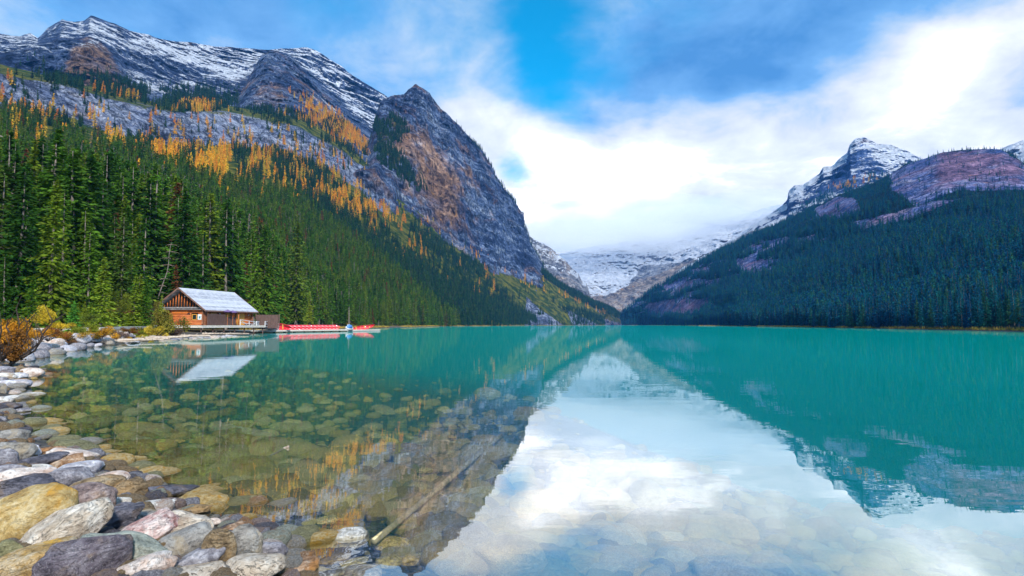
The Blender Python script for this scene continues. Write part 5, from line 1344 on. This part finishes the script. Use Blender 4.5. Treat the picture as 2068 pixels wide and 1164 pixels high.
# grass: blades gathered into two sheets of tufts
m = foliage_material('golden_grass', [(0, (.42, .30, .06)), (1, (.42, .30, .06))], .55, nscale=.5); M['grass'] = m
def tufts(name, P, h, label, seed):
    r = np.random.default_rng(seed); n = len(P); k = 5
    C = np.repeat(P, k, 0) + np.concatenate([r.normal(0, .12, (n * k, 2)), np.zeros((n * k, 1))], 1) * np.repeat(h, k)[:, None] * 2
    H = np.repeat(h, k) * (.6 + .7 * r.random(n * k)); a = r.random(n * k) * 6.28; w2 = H * .10
    dx_, dy_ = np.cos(a), np.sin(a); ln = r.normal(0, .3, (n * k, 2)) * H[:, None]
    A = C - np.stack([dx_ * w2, dy_ * w2, 0 * w2], -1); B = C + np.stack([dx_ * w2, dy_ * w2, 0 * w2], -1); T_ = C + np.column_stack([ln, H])
    V = np.stack([A, B, T_], 1).reshape(-1, 3)
    o = obj_np(name, V, np.arange(len(V)).reshape(-1, 3), M['grass']); tag(o, label, 'grass', kind='stuff')
gp = []
while len(gp) < 9000:
    px = rr.uniform(-20, 320); D = rr.uniform(46, 96); x, y = (float(v) for v in at_dist(px, D)); gp.append((x, y))
gp = np.array(gp); s_ = signed_dist(gp[:, 0], gp[:, 1]); gp = gp[s_ > 3.2]; gh = .25 + .45 * np.random.default_rng(1).random(len(gp))
tufts('meadow_grass', np.column_stack([gp, ground_z(gp[:, 0], gp[:, 1])]), gh, 'golden autumn grass of the meadow left of the cabin', 3)
S2 = SHORE[(SHORE[:, 1] > 100)]
gp = []; hh = []
R3 = np.random.default_rng(4)
for i in range(len(S2) - 1):
    a, c = S2[i], S2[i + 1]; L = np.linalg.norm(c - a); n = int(min(L * 9, 9000)); t = R3.random(n)
    Pq = a + (c - a) * t[:, None]; d = (c - a) / L; nr = np.array([-d[1], d[0]]) ; off = 1.0 + 5.5 * R3.random(n) ** 1.3
    clumpy = fbm(Pq[:, 0] / 18, Pq[:, 1] / 18, 2, 3) > .47
    Pq = (Pq + nr * off[:, None])[clumpy]; gp.append(Pq); hh.append((.35 + .6 * R3.random(len(Pq))))
gp = np.concatenate(gp); hh = np.concatenate(hh)
ss_ = signed_dist(gp[:, 0], gp[:, 1]); gp, hh = gp[ss_ > .5], hh[ss_ > .5]
tufts('bank_grass', np.column_stack([gp, np.minimum(ground_z(gp[:, 0], gp[:, 1]), 1.0)]), hh, 'golden grass along the far banks of the lake', 5)
# ================================================================== boathouse
def wood(name, c1, c2, c3, sc=(1, 1, 1), rough=.65, coat=0):
    m, nt, b, _ = material(name); p = nt.pos()
    n_ = nt.noise(nt.scale3(p, *sc), 2.2, 6, .6)
    setm(nt, b, nt.ramp(n_, [(.3, c1), (.5, c2), (.7, c3)]), rough, nt.bump(n_, .4, .02)); return m
M['log'] = wood('orange_log_wood', (.24, .055, .015), (.50, .14, .03), (.62, .22, .05), (.6, .6, 4))
M['logend'] = wood('weathered_log_ends', (.10, .04, .02), (.26, .10, .05), (.40, .20, .11), (3, 3, 3))
M['goldwood'] = wood('golden_door_wood', (.50, .20, .03), (.66, .31, .05), (.74, .40, .09), (2, 2, .6))
M['darkwood'] = wood('dark_brown_boards', (.055, .03, .025), (.10, .055, .045), (.15, .085, .07), (6, 6, .6))
M['trimwood'] = wood('brown_trim_boards', (.13, .07, .055), (.21, .12, .095), (.28, .17, .14), (1, 1, 1))
M['greywood'] = wood('weathered_grey_boards', (.12, .11, .11), (.24, .23, .24), (.45, .44, .45), (1, 1, 5))
M['deck'] = wood('pale_deck_boards', (.42, .38, .32), (.62, .58, .52), (.76, .72, .66), (1.5, 1.5, 3))
m, nt, b, _ = material('grey_shingles'); M['shingle'] = m
br_ = nt.new('ShaderNodeTexBrick'); br_.offset = .5
p = nt.obj(); x_, y_, z_ = nt.sep(p)
nt.put(br_.inputs['Vector'], nt.comb(y_, z_, 0)); br_.inputs['Scale'].default_value = 1.0
br_.inputs['Brick Width'].default_value = .7; br_.inputs['Row Height'].default_value = .26; br_.inputs['Mortar Size'].default_value = .02
br_.inputs['Color1'].default_value = (.28, .30, .37, 1); br_.inputs['Color2'].default_value = (.58, .60, .66, 1); br_.inputs['Mortar'].default_value = (.14, .14, .17, 1); br_.inputs['Bias'].default_value = -.1
nn = nt.noise(p, 1.4, 5, .65)
setm(nt, b, nt.mix(nt.ss(nn, .35, .65, 0, .45), br_.outputs[0], (.66, .68, .74)), .85, nt.bump(br_.outputs['Fac'], .5, .01))
def plain(name, c, rough=.5, metal=0, emit=None):
    m, nt, b, _ = material(name); n_ = nt.noise(nt.obj(), 6, 4)
    setm(nt, b, nt.vm('SCALE', nt.mix(0, c, c), sc=nt.ss(n_, .3, .7, .82, 1.12)), rough, metal=metal); return m
M['white'] = plain('white_painted_metal', (.78, .79, .82), .4)
M['glass'] = plain('dark_window_glass', (.015, .03, .03), .08)
M['paper'] = plain('white_notice_paper', (.8, .82, .85), .6)
M['teal'] = plain('teal_print', (.05, .25, .32), .6)
M['purple'] = plain('purple_canvas', (.16, .10, .26), .8)
M['black'] = plain('black_board', (.02, .02, .022), .6)
M['signwood'] = plain('orange_sign_board', (.62, .17, .03), .6)

HU = Vector((.16, .987, 0)).normalized(); HV = Vector((-HU.y, HU.x, 0))   # u along the ridge, v to the left
HO = Vector((-53.1, 98.2, 1.62))
house = empty('boathouse', HO, rot=(0, 0, math.atan2(HU.y, HU.x))); tag(house, 'orange log boathouse with grey shingle gable roof on the left bank', 'boathouse')
# local frame: x along the ridge (0..13.2), y to the left (0..8.8), z up
LN, WD, EV, RG = 13.2, 8.8, 2.75, 6.35
def lw_(name, mb, mat, parent=house, smooth=False):
    o = mb.build(name, mat, parent, smooth); return o
wall = MB(); gab = MB()
rl = .155; nlog = 9
def logx(mb, x0, x1, y, z, r_=rl): mb.tube([(x0, y, z), ((x0 + x1) / 2, y, z), (x1, y, z)], r_, 10)
def logy(mb, y0, y1, x, z, r_=rl): mb.tube([(x, y0, z), (x, (y0 + y1) / 2, z), (x, y1, z)], r_, 10)
gw = MB(); sw_ = MB(); bw = MB(); ends = MB()
for k in range(nlog):
    z = .16 + k * .30
    # gable wall facing the camera (x = 0), window gap y 1.6..2.5 (z 1.1..2.2)
    if 1.0 < z < 2.05: logy(gw, .1, 1.05, 0, z); logy(gw, 2.45, WD, 0, z)
    else: logy(gw, .1, WD, 0, z)
    logy(bw, 0, WD, LN, z + .01)
    # water side wall with door openings
    if z < 2.1:
        logx(sw_, .1, 1.3, 0, z + .15); logx(sw_, 6.9, 8.3, 0, z + .15); logx(sw_, 11.3, LN, 0, z + .15)
    else: logx(sw_, .1, LN, 0, z + .15)
    logx(bw, 0, LN, WD, z + .15)
    for (xx, yy) in ((0, 0), (0, WD), (LN, 0), (LN, WD)):
        sx = -1 if xx == 0 else 1; sy = -1 if yy == 0 else 1
        ends.tube([(xx, yy + sy * .02, z), (xx, yy + sy * .42, z)], rl * 1.05, 9); ends.tube([(xx + sx * .02, yy, z + .15), (xx + sx * .42, yy, z + .15)], rl * 1.05, 9)
lw_('gable_wall', gw, M['log'], smooth=True); lw_('side_wall', sw_, M['log'], smooth=True); lw_('back_wall', bw, M['log'], smooth=True); lw_('corner_log_ends', ends, M['logend'])
lw_('interior', MB().box((LN / 2, WD / 2, 1.35), (LN - .35, WD - .35, 2.5)), M['black'])
# gable screen: dark recess with upright poles over a grey beam
poles = MB(); 
for k in range(15):
    y = .55 + k * (WD - 1.1) / 14; top = EV + .15 + (RG - EV - .5) * (1 - abs(y - WD / 2) / (WD / 2)) 
    if top - 3.25 > .15: poles.tube([(-.02, y, 3.2), (-.02, y, top)], .085, 8)
lw_('gable_poles', poles, M['log'], smooth=True)
rec = MB(); rec.prism([(.35, .3, EV), (.35, WD - .3, EV), (.35, WD / 2, RG - .35)], (.12, 0, 0)); rec.prism([(LN - .3, .3, EV), (LN - .3, WD - .3, EV), (LN - .3, WD / 2, RG - .35)], (.12, 0, 0))
lw_('gable_recess', rec, M['black'])
lw_('tie_beam', MB().box((-.28, WD / 2, 3.02), (.3, WD + .5, .26)).box((-.42, WD / 2, 2.72), (.5, WD + .2, .10)), M['greywood'])
# roof
ov, oe = .95, .95; sl = (RG - EV) / (WD / 2)
roof = empty('roof', (0, 0, 0)); roof.parent = house
for s, nm in ((0, 'roof_slope'), (1, 'roof_slope')):
    ye = -oe if s == 0 else WD + oe; ze = EV + .32 - oe * sl * .62
    o = MB(); yr = WD / 2; zr = RG + .15; th = .10
    o.prism([(-ov, ye, ze), (-ov, yr, zr), (-ov, yr, zr - th), (-ov, ye, ze - th)][::(1 if s == 0 else -1)], (LN + 2 * ov, 0, 0))
    # steps of shingle courses
    q = lw_(nm, o, M['shingle'], house)
bpy.data.objects.remove(roof)
fa = MB()
for x0 in (-ov - .06, LN + ov):
    for s in (0, 1):
        ye = -oe - .03 if s == 0 else WD + oe + .03; ze = EV + .32 - oe * sl * .62 + .03
        pl_ = [(x0, ye, ze), (x0, WD / 2, RG + .19), (x0, WD / 2, RG - .12), (x0, ye, ze - .27)]
        fa.prism(pl_, (.06, 0, 0))
fa.box((LN / 2, -oe - .03, EV + .32 - oe * sl * .62 - .12), (LN + 2 * ov, .05, .22))
fa.box((LN / 2, WD + oe + .03, EV + .32 - oe * sl * .62 - .12), (LN + 2 * ov, .05, .22))
lw_('fascia', fa, M['trimwood'])
# window and notice in the gable wall
wf_ = MB(); 
for (a, b2, c, d) in ((1.72, 1.86, .9, .1), (1.72, .98, .9, .1)): wf_.box((-.16, a, b2 + .0), (.12, c, d))
wf_.box((-.16, 2.14, 1.42), (.12, .1, .86)).box((-.16, 1.28, 1.42), (.12, .1, .86))
wo = lw_('window', wf_, M['goldwood']); MB().box((-.10, 1.71, 1.42), (.04, .8, .84)).build('pane', M['glass'], wo)
no = lw_('notice_board', MB().box((-.19, .68, 1.42), (.05, .72, .92)), M['paper']); MB().box((-.225, .66, 1.36), (.02, .32, .42)).build('print', M['teal'], no)
lw_('sign_board', MB().box((-.2, 4.55, 2.32), (.06, 3.1, .56)), M['signwood']); lw_('dark_plate', MB().box((-.2, 2.85, 1.98), (.05, .62, .22)), M['black'])
# doors on the water side
for (x0, x1, mt, lab) in ((1.5, 3.1, 'goldwood', None), (3.3, 4.9, 'log', None), (5.1, 6.7, 'goldwood', 'golden yellow door'), (8.6, 11.1, 'goldwood', 'wide golden double door')):
    d_ = lw_('door', MB().box(((x0 + x1) / 2, -.06, 1.12), (x1 - x0 - .12, .10, 2.15)), M[mt])
    if lab: d_['label'] = lab
    MB().box((x0, -.09, 1.12), (.10, .14, 2.2)).box((x1, -.09, 1.12), (.10, .14, 2.2)).box(((x0 + x1) / 2, -.09, 2.25), (x1 - x0 + .1, .14, .1)).build('frame', M['log'], d_)
    MB().box((x1 - .25, -.14, 1.05), (.06, .06, .16)).build('handle', M['black'], d_)
lw_('notice_board', MB().box((3.9, -.22, 1.75), (.55, .05, .7)), M['paper'])
lamp_ = MB(); lamp_.tube([(-.5, 3.4, 5.05), (-.5, 3.4, 4.9)], [.05, .09], 8); lamp_.tube([(12.2, -.2, 1.9), (12.2, -.2, 2.1)], [.09, .06], 8)
lw_('wall_lamp', lamp_, M['white'])
for x0 in (.0, 4.5, 8.4): lw_('eave_post', MB().tube([(x0, -.7, 0), (x0, -.7, 2.55)], .09, 8), M['log'], smooth=True)

def to_world(x, y, z=0): 
    return HO + HU * x + HV * y + Vector((0, 0, z))
hrot = Matrix.Rotation(math.atan2(HU.y, HU.x), 3, 'Z')
# deck
dk = empty('wooden_deck', to_world(6, -.75, -.1), rot=(0, 0, math.atan2(HU.y, HU.x))); tag(dk, 'pale plank deck running round the log boathouse above the bank', 'deck')
MB().box((.1, 4.95, 0), (18.2, 12, .14)).build('planks', M['deck'], dk)
MB().box((.1, -1.12, -.17), (18.2, .12, .34)).box((-9.02, 4.95, -.17), (.12, 12, .34)).build('edge_beam', M['deck'], dk)
ps_ = MB()
for i in range(7): ps_.tube([(-8.6 + i * 2.9, -.8, -1.7), (-8.6 + i * 2.9, -.8, -.07)], .12, 8)
ps_.build('piles', M['darkwood'], dk)
# fence panels on the deck
def fence_panel(x0, x1, y, h, label):
    n_ = int((x1 - x0) / .16); c = to_world((x0 + x1) / 2, y, -.03)
    root = empty('fence_panel', c, rot=(0, 0, math.atan2(HU.y, HU.x))); tag(root, label, 'fence')
    bd = MB(); L = x1 - x0
    for i in range(n_): bd.box((-L / 2 + (i + .5) * L / n_, 0, h / 2 + .05), (L / n_ - .015, .04, h))
    bd.build('boards', M['darkwood'], root)
    MB().box((-L / 2, .06, h / 2 + .03), (.12, .12, h + .12)).box((L / 2, .06, h / 2 + .03), (.12, .12, h + .12)).box((0, .05, h * .8), (L - .1, .05, .1)).build('posts', M['darkwood'], root)
fence_panel(-.5, 1.75, -1.15, 1.95, 'tall dark brown board fence panel at the near corner of the boathouse')
fence_panel(1.8, 4.0, -1.15, 1.9, 'second tall dark brown fence panel with latch, right of the corner one')
fence_panel(4.05, 6.9, -1.15, 1.45, 'lower dark brown fence panel at the head of the gangway')
cw = to_world(17.2, -1.0, -.6); ro = empty('fence_panel', cw, rz=.15); tag(ro, 'long dark brown board screen standing beyond the far end of the boathouse', 'fence')
bd = MB()
for i in range(26): bd.box((-2.1 + i * .165, 0, 1.35), (.15, .05, 2.7))
bd.build('boards', M['darkwood'], ro); MB().box((-2.2, .05, 1.4), (.16, .16, 2.85)).box((2.25, .05, 1.4), (.16, .16, 2.85)).build('posts', M['darkwood'], ro)
# parasols
for (lx, ly, h, lab) in ((4.2, -1.45, 2.72, 'small purple parasol beside the eave, left one of the pair'), (5.6, -1.5, 2.62, 'small purple parasol above the lower fence panel, right one of the pair')):
    w0 = to_world(lx, ly, 0); r0 = empty('parasol', w0); tag(r0, lab, 'parasol')
    MB().tube([(0, 0, 0), (0, 0, h)], .035, 8).build('pole', M['log'], r0)
    cp = MB(); V = [(0, 0, h + .08)] + [(cos(a) * .72, sin(a) * .72, h - .24 + .03 * (k % 2)) for k, a in enumerate(np.linspace(0, 2 * pi, 16, endpoint=False))] + [(cos(a) * .70, sin(a) * .70, h - .36) for a in np.linspace(0, 2 * pi, 16, endpoint=False)]
    cp.add(V, [[0, 1 + i, 1 + (i + 1) % 16] for i in range(16)] + [[1 + i, 17 + i, 17 + (i + 1) % 16, 1 + (i + 1) % 16] for i in range(16)]); cp.build('canopy', M['purple'], r0)
# boardwalk path to the left
bw_ = []
P_ = [(-80, 74, 1.35), (60, 70, 1.38), (180, 72, 1.42), (250, 80, 1.48), (318, 92, 1.5)]
pts = []
for (px, D, z) in P_:
    x, y = at_dist(px, D); pts.append(Vector((float(x), float(y), z)))
pts.append(to_world(-2.4, 4.5, -.1))
mb = MB()
for i in range(len(pts) - 1):
    a, c = pts[i], pts[i + 1]; d = (c - a); d.z = 0; d.normalize(); nrm = Vector((-d.y, d.x, 0)) * 1.0
    mb.add([a - nrm, a + nrm, c + nrm, c - nrm, a - nrm - Vector((0, 0, .28)), a + nrm - Vector((0, 0, .28)), c + nrm - Vector((0, 0, .28)), c - nrm - Vector((0, 0, .28))],
           [[0, 3, 2, 1], [0, 4, 7, 3], [1, 2, 6, 5], [0, 1, 5, 4], [2, 3, 7, 6]])
tag(mb.build('path', M['deck']), kind='structure')

# ================================================================== dock, gangway, canoes
DA, DB = Vector((-55.5, 115.5, 0)), Vector((-37, 160, 0)); DU = (DB - DA).normalized(); DV = Vector((-DU.y, DU.x, 0))
LD_ = (DB - DA).length
dock = empty('floating_dock', DA, rot=(0, 0, math.atan2(DU.y, DU.x))); tag(dock, 'long low floating dock with pale deck carrying the red canoes', 'dock')
MB().box((17, 3.4, .50), (34, 6.8, .12)).build('deck_boards', M['deck'], dock)
MB().box((17, .03, .33), (34, .14, .24)).box((.03, 3.4, .33), (.14, 6.6, .24)).build('edge_beam', M['deck'], dock)
fl = MB()
for i in range(11): fl.box((1.8 + i * 3.1, .9, .08), (2.3, 1.5, .36)).box((1.8 + i * 3.1, 5.4, .08), (2.3, 1.5, .36))
fl.build('floats', plain('dirty_float_foam', (.32, .24, .13), .8), dock)
MB().box((41.2, 1.0, .36), (14.2, 2.0, .12)).box((41.2, .03, .2), (14.2, .1, .24)).build('finger_deck', M['deck'], dock)
MB().box((41.2, 1.0, .04), (13.8, 1.6, .3)).build('finger_floats', M['white'], dock)
def dw(x, y, z=0): return DA + DU * x + DV * y + Vector((0, 0, z))

def railing(mb, a, c, h=1.05, n_=5, diag=True, r_=.05):
    a, c = Vector(a), Vector(c); up = Vector((0, 0, h))
    mb.tube([a + up, c + up], r_ * 1.3, 6); mb.tube([a + up * .5, c + up * .5], r_, 6); mb.tube([a, c], r_ * 1.3, 6)
    for i in range(n_ + 1):
        q = a.lerp(c, i / n_); mb.tube([q, q + up], r_ * 1.2, 6)
        if diag and i < n_: q2_ = a.lerp(c, (i + 1) / n_); mb.tube([q + up, q2_] if i % 2 == 0 else [q, q2_ + up], r_, 6)
def gang(a, c, wdt, label, n_=5):
    a, c = Vector(a), Vector(c); d = (c - a); d.z = 0; d.normalize(); nr = Vector((-d.y, d.x, 0)) * wdt
    g0 = empty('gangway', a); tag(g0, label, 'gangway')
    z = Vector((0, 0, .08)); o_ = Vector((0, 0, 0)); e = c - a
    MB().add([o_, e, e + nr, nr, -z, e - z, e + nr - z, nr - z], [[0, 1, 2, 3], [4, 7, 6, 5], [0, 4, 5, 1], [2, 6, 7, 3], [1, 5, 6, 2], [0, 3, 7, 4]]) if 0 else None
    mb = MB(); mb.add([tuple(v) for v in (o_, e, e + nr, nr, o_ - z, e - z, e + nr - z, nr - z)], [[0, 1, 2, 3], [4, 7, 6, 5], [0, 4, 5, 1], [2, 6, 7, 3], [1, 5, 6, 2], [0, 3, 7, 4]]); mb.build('walkway', M['white'], g0)
    for off in (o_, nr):
        r1 = MB(); railing(r1, o_ + off, e + off, n_=n_); r1.build('railing', M['white'], g0)
gang(to_world(7.2, -1.9, -.05), dw(12, 1.2, .58), 1.7, 'white metal gangway with braced railings sloping from the deck to the dock')
gang(to_world(15.0, -1.9, -.3), dw(21, 7.5, .6), 1.6, 'second white railed gangway behind the red canoes', 6)

m, nt, b, _ = material('red_canoe_hull'); M['red'] = m
n_ = nt.noise(nt.obj(), 2.0, 4); setm(nt, b, nt.mix(nt.rnd(), (.50, .006, .012), (.90, .03, .06)), .3); b.inputs['Coat Weight'].default_value = .5
m, nt, b, _ = material('red_canoe_pale'); M['rose'] = m
setm(nt, b, (.75, .10, .16), .35)
def canoe_mesh(L, Bm, Dp, name='hull'):
    nx, ny = 25, 13; V = []; 
    for i in range(nx):
        s = -1 + 2 * i / (nx - 1); w2 = Bm / 2 * (1 - abs(s) ** 2.3) + .015; rise = .28 * abs(s) ** 3.5 * Dp / .4
        dpt = Dp * (1 - abs(s) ** 6 * .75)
        for j in range(ny):
            t = -1 + 2 * j / (ny - 1); yy = w2 * math.sin(t * pi / 2); zz = -dpt * (math.cos(t * pi / 2) ** .62) + rise * (1 if abs(t) > .2 else .9)
            V.append((s * L / 2 * (1 - .02 * (1 - abs(t))), yy, zz))
    F = []
    for i in range(nx - 1):
        for j in range(ny - 1):
            a = i * ny + j; F.append([a, a + ny, a + ny + 1, a + 1])
    return np.array(V), np.array(F)
def canoe_parts(L, Bm, Dp):
    V, F = canoe_mesh(L, Bm, Dp); nx, ny = 25, 13
    hull = mesh_np('hull', V, F, M['red'], smooth=True)
    g = MB(); g.tube([tuple(V[i * ny]) for i in range(nx)], .022, 6); g.tube([tuple(V[i * ny + ny - 1]) for i in range(nx)], .022, 6)
    gun = mesh_np('gunwale', np.concatenate(g.V), [np.array(v, int) for v in g.F.values()], M['red'])
    t = MB()
    for s in (-.5, .45): t.box((s * L / 2 * .9, 0, -.06), (.22, Bm * .72, .02))
    t.box((0, 0, -.03), (.06, Bm * .93, .03))
    seats = mesh_np('seats', np.concatenate(t.V), [np.array(v, int) for v in t.F.values()], M['goldwood'])
    mk_ = MB()                              # pale number marks near both ends
    for s in (-1, 1):
        for side in (-1, 1):
            for k in range(3):
                i0 = int((nx - 1) * (.5 + s * .37)) + 0
                v = V[i0 * ny + (2 if side < 0 else ny - 3)]
                mk_.box((v[0] + s * (-.22 + k * .20), v[1] * 1.0 + side * .02, v[2] + .02), (.09, .03, .10))
    marks = mesh_np('number_marks', np.concatenate(mk_.V), [np.array(v, int) for v in mk_.F.values()], M['white'])
    return hull, gun, seats, marks
CP = canoe_parts(5.2, .98, .44); CPB = canoe_parts(7.0, 1.55, .62)
def canoe(loc, rot, label, group=None, parts=CP, name='canoe', cat='canoe'):
    r0 = empty(name, loc, rot=rot); tag(r0, label, cat, group)
    for nm, me in zip(('hull', 'gunwale', 'seats', 'number_marks'), parts): link(bpy.data.objects.new(nm, me), r0)
    return r0
q0 = dw(16, 3.2, 0)
canoe((-52.6, 127.2, 1.22), (R(98), 0, R(3)), 'large red voyageur canoe lying on its side at the near end of the row', parts=CPB)
rack = MB(); 
for i in range(5):
    for dx_ in (-1.3, 1.3):
        c = dw(17 + i * 3.6, 3.4, 0); rack.box((c.x + dx_, c.y, .62), (.1, 3.6, .1)).box((c.x + dx_, c.y, 1.16), (.1, 3.6, .06)); 
        for dy_ in (-1.6, 1.6): rack.box((c.x + dx_, c.y + dy_, .86), (.1, .1, .6))
tag(rack.build('canoe_rack', M['darkwood']), 'dark wooden rack carrying the row of red canoes', 'rack')
nC = 13
for i in range(nC):
    s = 14.8 + i * 1.33; e = DA + DU * s; cx_ = e.x - 2.55
    top = (i == nC - 1)
    lab_l = 'red canoe upside down in the lower tier of the row' if not top else 'farthest red canoe of the lower tier, beside the blue covered boat'
    canoe((cx_ + .05 * (i % 2), e.y + 1.2, .64), (pi + .04, 0, R(rr.uniform(-2, 2))), lab_l, 'canoes of the lower tier')
    lab_u = 'red canoe upside down in the upper tier of the row' if not top else 'farthest red canoe of the upper tier, above the end of the rack'
    canoe((cx_ - .1, e.y + 1.3, 1.24), (pi - .05, 0, R(rr.uniform(-2, 2))), lab_u, 'canoes of the upper tier')
# blue covered outboard boat and the red canoes on the finger dock
c = dw(35.2, .2, .28)
bt = empty('small_motorboat', c, rot=(0, 0, R(75))); tag(bt, 'small boat with blue and white cover moored between the canoe row and the dock end', 'motorboat')
V, F = canoe_mesh(3.4, 1.35, .5); obj_np('hull', V + [0, 0, .45], F, M['white'], bt, True)
cv = MB(); cv.tube([(-1.3, 0, .5), (-.9, 0, .75), (-.2, 0, .95), (.5, 0, .85), (1.2, 0, .6)], [.18, .5, .58, .52, .2], 12); cv.build('cover', plain('blue_boat_cover', (.06, .22, .60), .5), bt, True)
MB().box((-1.6, 0, .75), (.35, .32, .5), bev=.06).box((-1.65, 0, .3), (.14, .1, .7)).build('outboard_motor', M['white'], bt)
MB().tube([(-.9, 0, .9), (-.85, 0, 1.5)], .12, 8).tube([(-.4, .2, 1.2), (.1, .1, 1.45)], [.25, .12], 8).build('white_bundle', M['white'], bt)
for i, (s, oy, rz_, tl) in enumerate(((40.5, .8, 20, 10), (43.2, 1.2, 8, 16))):
    c = dw(s, oy, .95)
    canoe(c, (R(75), R(-tl), R(rz_ + 10)), ['red canoe tilted on its side on the finger dock, next to the blue covered boat', 'red canoe with its bow raised at the very end of the dock'][i])
pst = MB().tube([(0, 0, 0), (0, 0, 1.3)], .09, 8).build('mooring_post', M['log']); pst.location = dw(24, 7.0, .4); tag(pst, 'short brown post standing behind the red canoes', 'post')

# low cloud hanging over the glacier: overlapping soft bodies of even mist
m, nt, b, out = material('cloud_mist'); nt.n.remove(b)
pv = nt.new('ShaderNodeVolumePrincipled'); pv.inputs['Color'].default_value = (.97, .98, 1, 1); pv.inputs['Density'].default_value = .0012; pv.inputs['Anisotropy'].default_value = -.35
nt.l.new(pv.outputs[0], out.inputs['Volume']); M['mist'] = m
# ------------------------------------------------------------------ haze
m, nt, b, out = material('haze_air'); nt.n.remove(b)
pv = nt.new('ShaderNodeVolumePrincipled'); pv.inputs['Color'].default_value = (.08, .38, 1.0, 1); pv.inputs['Density'].default_value = .000045
pv.inputs['Anisotropy'].default_value = -.2
nt.l.new(pv.outputs[0], out.inputs['Volume'])
hz = MB().box((0, 2600, 900), (9000, 7600, 1840)).build('haze', m)
tag(hz, kind='stuff')

# low cloud over the glacier
for (px, py, D, rx, ry, rz_) in [(1240, 478, 4300, 520, 500, 120), (1380, 455, 4500, 620, 500, 130), (1130, 470, 3700, 330, 400, 110), (1520, 420, 4400, 480, 400, 110), (1300, 440, 4800, 900, 500, 190), (1180, 500, 4200, 260, 350, 60), (1340, 482, 4000, 520, 350, 95)]:
    x, y = (float(v) for v in at_dist(px, D)); zc = float(az_el(px, py)[1]) * D
    V, F = ICO[4]; o = obj_np('cloud', V * [rx, ry, rz_] + [x, y, zc], F, M['mist'], smooth=True); tag(o, 'low grey-white cloud bank hiding the top of the glacier', 'cloud', kind='stuff')
